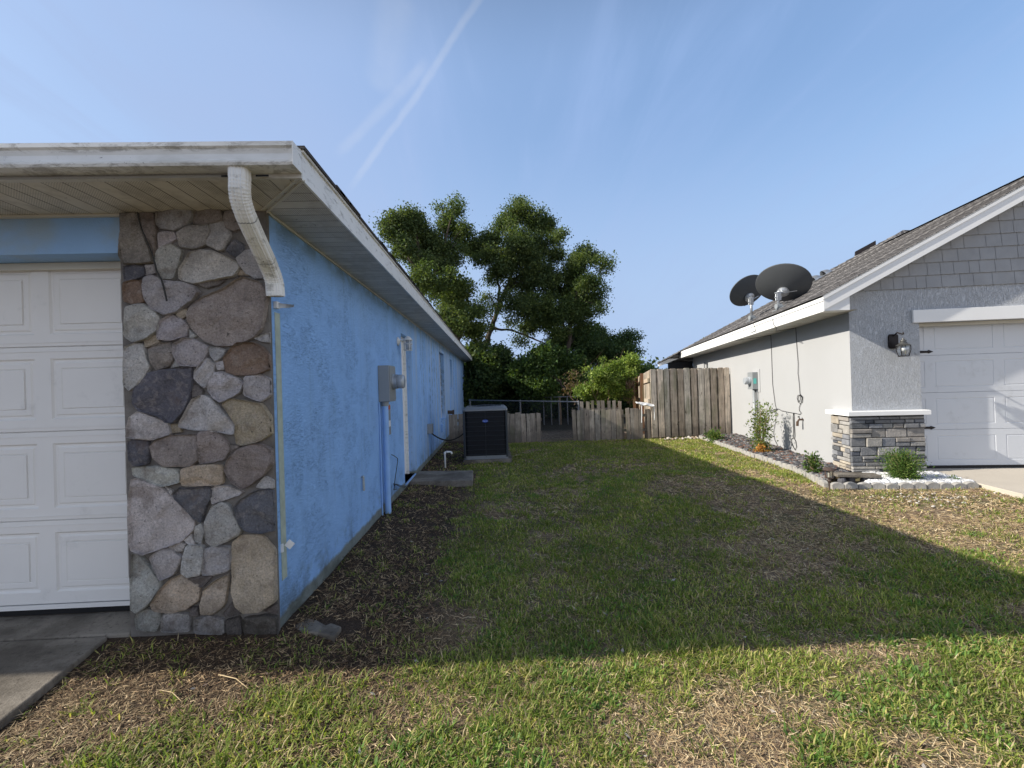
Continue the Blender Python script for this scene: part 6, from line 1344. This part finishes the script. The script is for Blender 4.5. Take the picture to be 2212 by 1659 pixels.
def blades(name, bands, seed, mode, mat, label):
    R = np.random.default_rng(seed); Vs = []; Cs = []
    for (y0, y1, dens, ln, wd, sp, per) in bands:
        xm = 1.24 * y1 + 1.9; area = 2 * xm * (y1 - y0); nt = int(area * dens / per); tx = R.uniform(-xm, xm, nt) + .04 * y1; ty = R.uniform(y0, y1, nt)
        k = lawn(tx, ty); tx, ty = tx[k], ty[k]; g = green(tx, ty)
        if mode == 'grass': k = R.uniform(0, 1, len(tx)) < np.clip((g - np.where(ty < 2.7, .335, .28)) * 3.6, .09, 1.)
        elif mode == 'weed': k = (fnoise(tx, ty, .38, 77) > .60) & (g > .40)
        else: k = R.uniform(0, 1, len(tx)) < np.clip(1.1 - .9 * sst(g, .30, .55), .25, 1)
        tx, ty, g = tx[k], ty[k], g[k]; m = R.integers(max(1, per // 2), int(per * 1.5) + 1, len(tx)); ci = np.repeat(np.arange(len(tx)), m); N = len(ci)
        x = tx[ci] + R.normal(0, sp, N); y = ty[ci] + R.normal(0, sp, N); k = lawn(x, y); x, y, ci = x[k], y[k], ci[k]; N = len(x); z = gz(x, y)
        out = np.arctan2(y - ty[ci], x - tx[ci]); an = np.where(R.uniform(0, 1, N) < .65, out + R.normal(0, .6, N), R.uniform(0, 6.28, N))
        L_ = ln * R.uniform(.45, 1.5, N) * (.8 + .4 * vnoise(tx[ci], ty[ci], .5, 3)); w = wd * R.uniform(.6, 1.35, N)
        if mode == 'grass': el = R.uniform(.35, 1.35, N); bend = R.uniform(.15, .9, N)
        elif mode == 'weed': el = R.uniform(.2, 1.2, N); bend = R.uniform(-.1, .3, N)
        else: el = np.abs(R.normal(0, .16, N)) + .02; bend = R.normal(0, .25, N)
        d = np.stack([np.cos(an), np.sin(an)], 1); s_ = np.stack([-np.sin(an), np.cos(an), np.zeros(N)], 1)
        if mode != 'grass':
            tw = R.uniform(-.6, .6, N)[:, None]; s_ = s_ * np.cos(tw) + np.array([0, 0, 1.]) * np.sin(tw)
        base = np.stack([x, y, z + (0 if mode == 'grass' else 0.) + (np.abs(R.normal(0, .006, N)) if mode == 'straw' else 0)], 1)
        e1_, e2_ = el, el - bend
        p1 = base + np.c_[d * (np.cos(e1_) * L_ * .5)[:, None], np.sin(e1_) * L_ * .5]; p2 = p1 + np.c_[d * (np.cos(e2_) * L_ * .5)[:, None], np.sin(e2_) * L_ * .5]
        p1[:, 2] = np.maximum(p1[:, 2], z + .003); p2[:, 2] = np.maximum(p2[:, 2], z + .003)
        w = w[:, None] * .5; wm = {'grass': (.75, 1., .12), 'weed': (.15, 1., .25), 'straw': (1., .9, .3)}[mode]
        Vs.append(np.stack([base - s_ * w * wm[0], base + s_ * w * wm[0], p1 + s_ * w * wm[1], p1 - s_ * w * wm[1], p2 + s_ * w * wm[2], p2 - s_ * w * wm[2]], 1).reshape(-1, 3))
        q = R.uniform(0, 1, N); tn = vnoise(tx[ci], ty[ci], .35, 12)[:, None]
        if mode == 'grass':
            c = np.where((q < .42)[:, None], (.20, .31, .055), np.where((q < .74)[:, None], (.32, .385, .09), np.where((q < .90)[:, None], (.54, .50, .19), (.55, .46, .29))))
            c = c * (1 - .30 * tn) + np.array([.02, -.01, 0]) * (1 - tn)
        elif mode == 'weed': c = np.where((q < .8)[:, None], (.14, .25, .06), (.21, .30, .07)) * np.ones((N, 1))
        else:
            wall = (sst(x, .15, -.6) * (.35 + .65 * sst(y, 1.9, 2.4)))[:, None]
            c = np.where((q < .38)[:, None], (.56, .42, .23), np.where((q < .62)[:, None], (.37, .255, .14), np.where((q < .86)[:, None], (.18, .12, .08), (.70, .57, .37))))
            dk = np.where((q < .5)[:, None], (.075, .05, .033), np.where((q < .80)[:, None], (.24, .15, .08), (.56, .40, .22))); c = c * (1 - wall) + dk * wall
        Cs.append(np.clip(c * R.uniform(.72, 1.28, (N, 1)), .01, 1))
    V = np.concatenate(Vs); C_ = np.concatenate(Cs); n = len(C_); i6 = (np.arange(n) * 6)[:, None]
    F = np.concatenate([i6 + np.array([0, 1, 2, 3]), i6 + np.array([3, 2, 4, 5])], 0)
    return tag(npmesh(name, V, F, np.concatenate([C_, C_]), mat), label, 'grass', kind='stuff')
#            y0   y1   /m2  len  width spread per-tuft
blades('grass', [(1.25, 2.7, 13000, .041, .0048, .024, 12), (2.7, 4.3, 9500, .038, .0055, .027, 12), (4.3, 7.0, 5400, .040, .0075, .03, 12), (7.0, 11.0, 2800, .042, .0110, .04, 12)], 1, 'grass', M['blade'], 'green and yellowing grass tufts on the patchy lawn')
blades('straw', [(1.25, 2.7, 16000, .031, .0028, .05, 6), (2.7, 4.3, 7500, .036, .0038, .05, 6), (4.3, 7.0, 2600, .045, .0060, .06, 6), (7.0, 11.0, 1200, .05, .0090, .08, 6)], 2, 'straw', M['straw'], 'dry straw and dead grass clippings lying on the soil')
blades('weeds', [(1.25, 2.7, 5200, .030, .011, .02, 8), (2.7, 4.3, 2600, .030, .012, .022, 8), (4.3, 7.0, 1600, .034, .014, .03, 8)], 3, 'weed', M['blade'], 'small broad leaved weeds in patches through the grass')
# fallen leaves and litter, twigs
R = np.random.default_rng(5); n = 700; x = R.uniform(-2.2, 4.5, n); y = 1.3 + 7 * R.uniform(0, 1, n) ** 2; k = lawn(x, y); x, y = x[k], y[k]; n = len(x); z = gz(x, y) + .012
a = R.uniform(0, 6.28, n); d = np.stack([np.cos(a), np.sin(a), R.uniform(-.3, .5, n)], 1); s_ = np.stack([-np.sin(a), np.cos(a), R.uniform(-.4, .4, n)], 1); Lf = R.uniform(.008, .022, n)[:, None]; P = np.stack([x, y, z], 1)
tag(npmesh('fallen_leaves', np.stack([P - d * Lf, P + s_ * Lf * .45, P + d * Lf, P - s_ * Lf * .45], 1).reshape(-1, 3), np.arange(n * 4).reshape(-1, 4), np.array([(.22, .13, .08), (.35, .25, .16), (.16, .12, .10), (.45, .40, .34)])[R.integers(0, 4, n)], M['straw']), 'small brown dead leaves scattered over the lawn', 'leaves', kind='stuff')
# long pale stalks in the brown strip near the pier
for i, (a_, b_, lab) in enumerate((((855, 2615 / 1.80832 * 1.0, 0), (0, 0, 0), ''),)): pass
def s4(x, y): return (x / 1.4747 / 1.80832, (2200 + y / 1.4747) / 1.80832)
for (p, q, lab) in (((1260, 642), (1430, 722), 'long pale dry stalk on the brown mulch, the one lying farther right'), ((905, 728), (1045, 795), 'long pale dry stalk on the brown mulch, left of the other stalk')):
    a_, b_ = AZ(*s4(*p), .03), AZ(*s4(*q), .03); mb = MB(); m_ = (a_ + b_) / 2 + np.array([.01, .008, .008]); mb.tube([a_, m_, b_], [.0028, .0025, .001], 5)
    o = mb.build('dry_stalk', M['straw']); tag(o, lab, 'stalk', 'dry stalks on the mulch')
    at = o.data.color_attributes['Col'].data; at.foreach_set('color', np.tile(np.array([.55, .42, .24, 1], np.float32), len(at)))
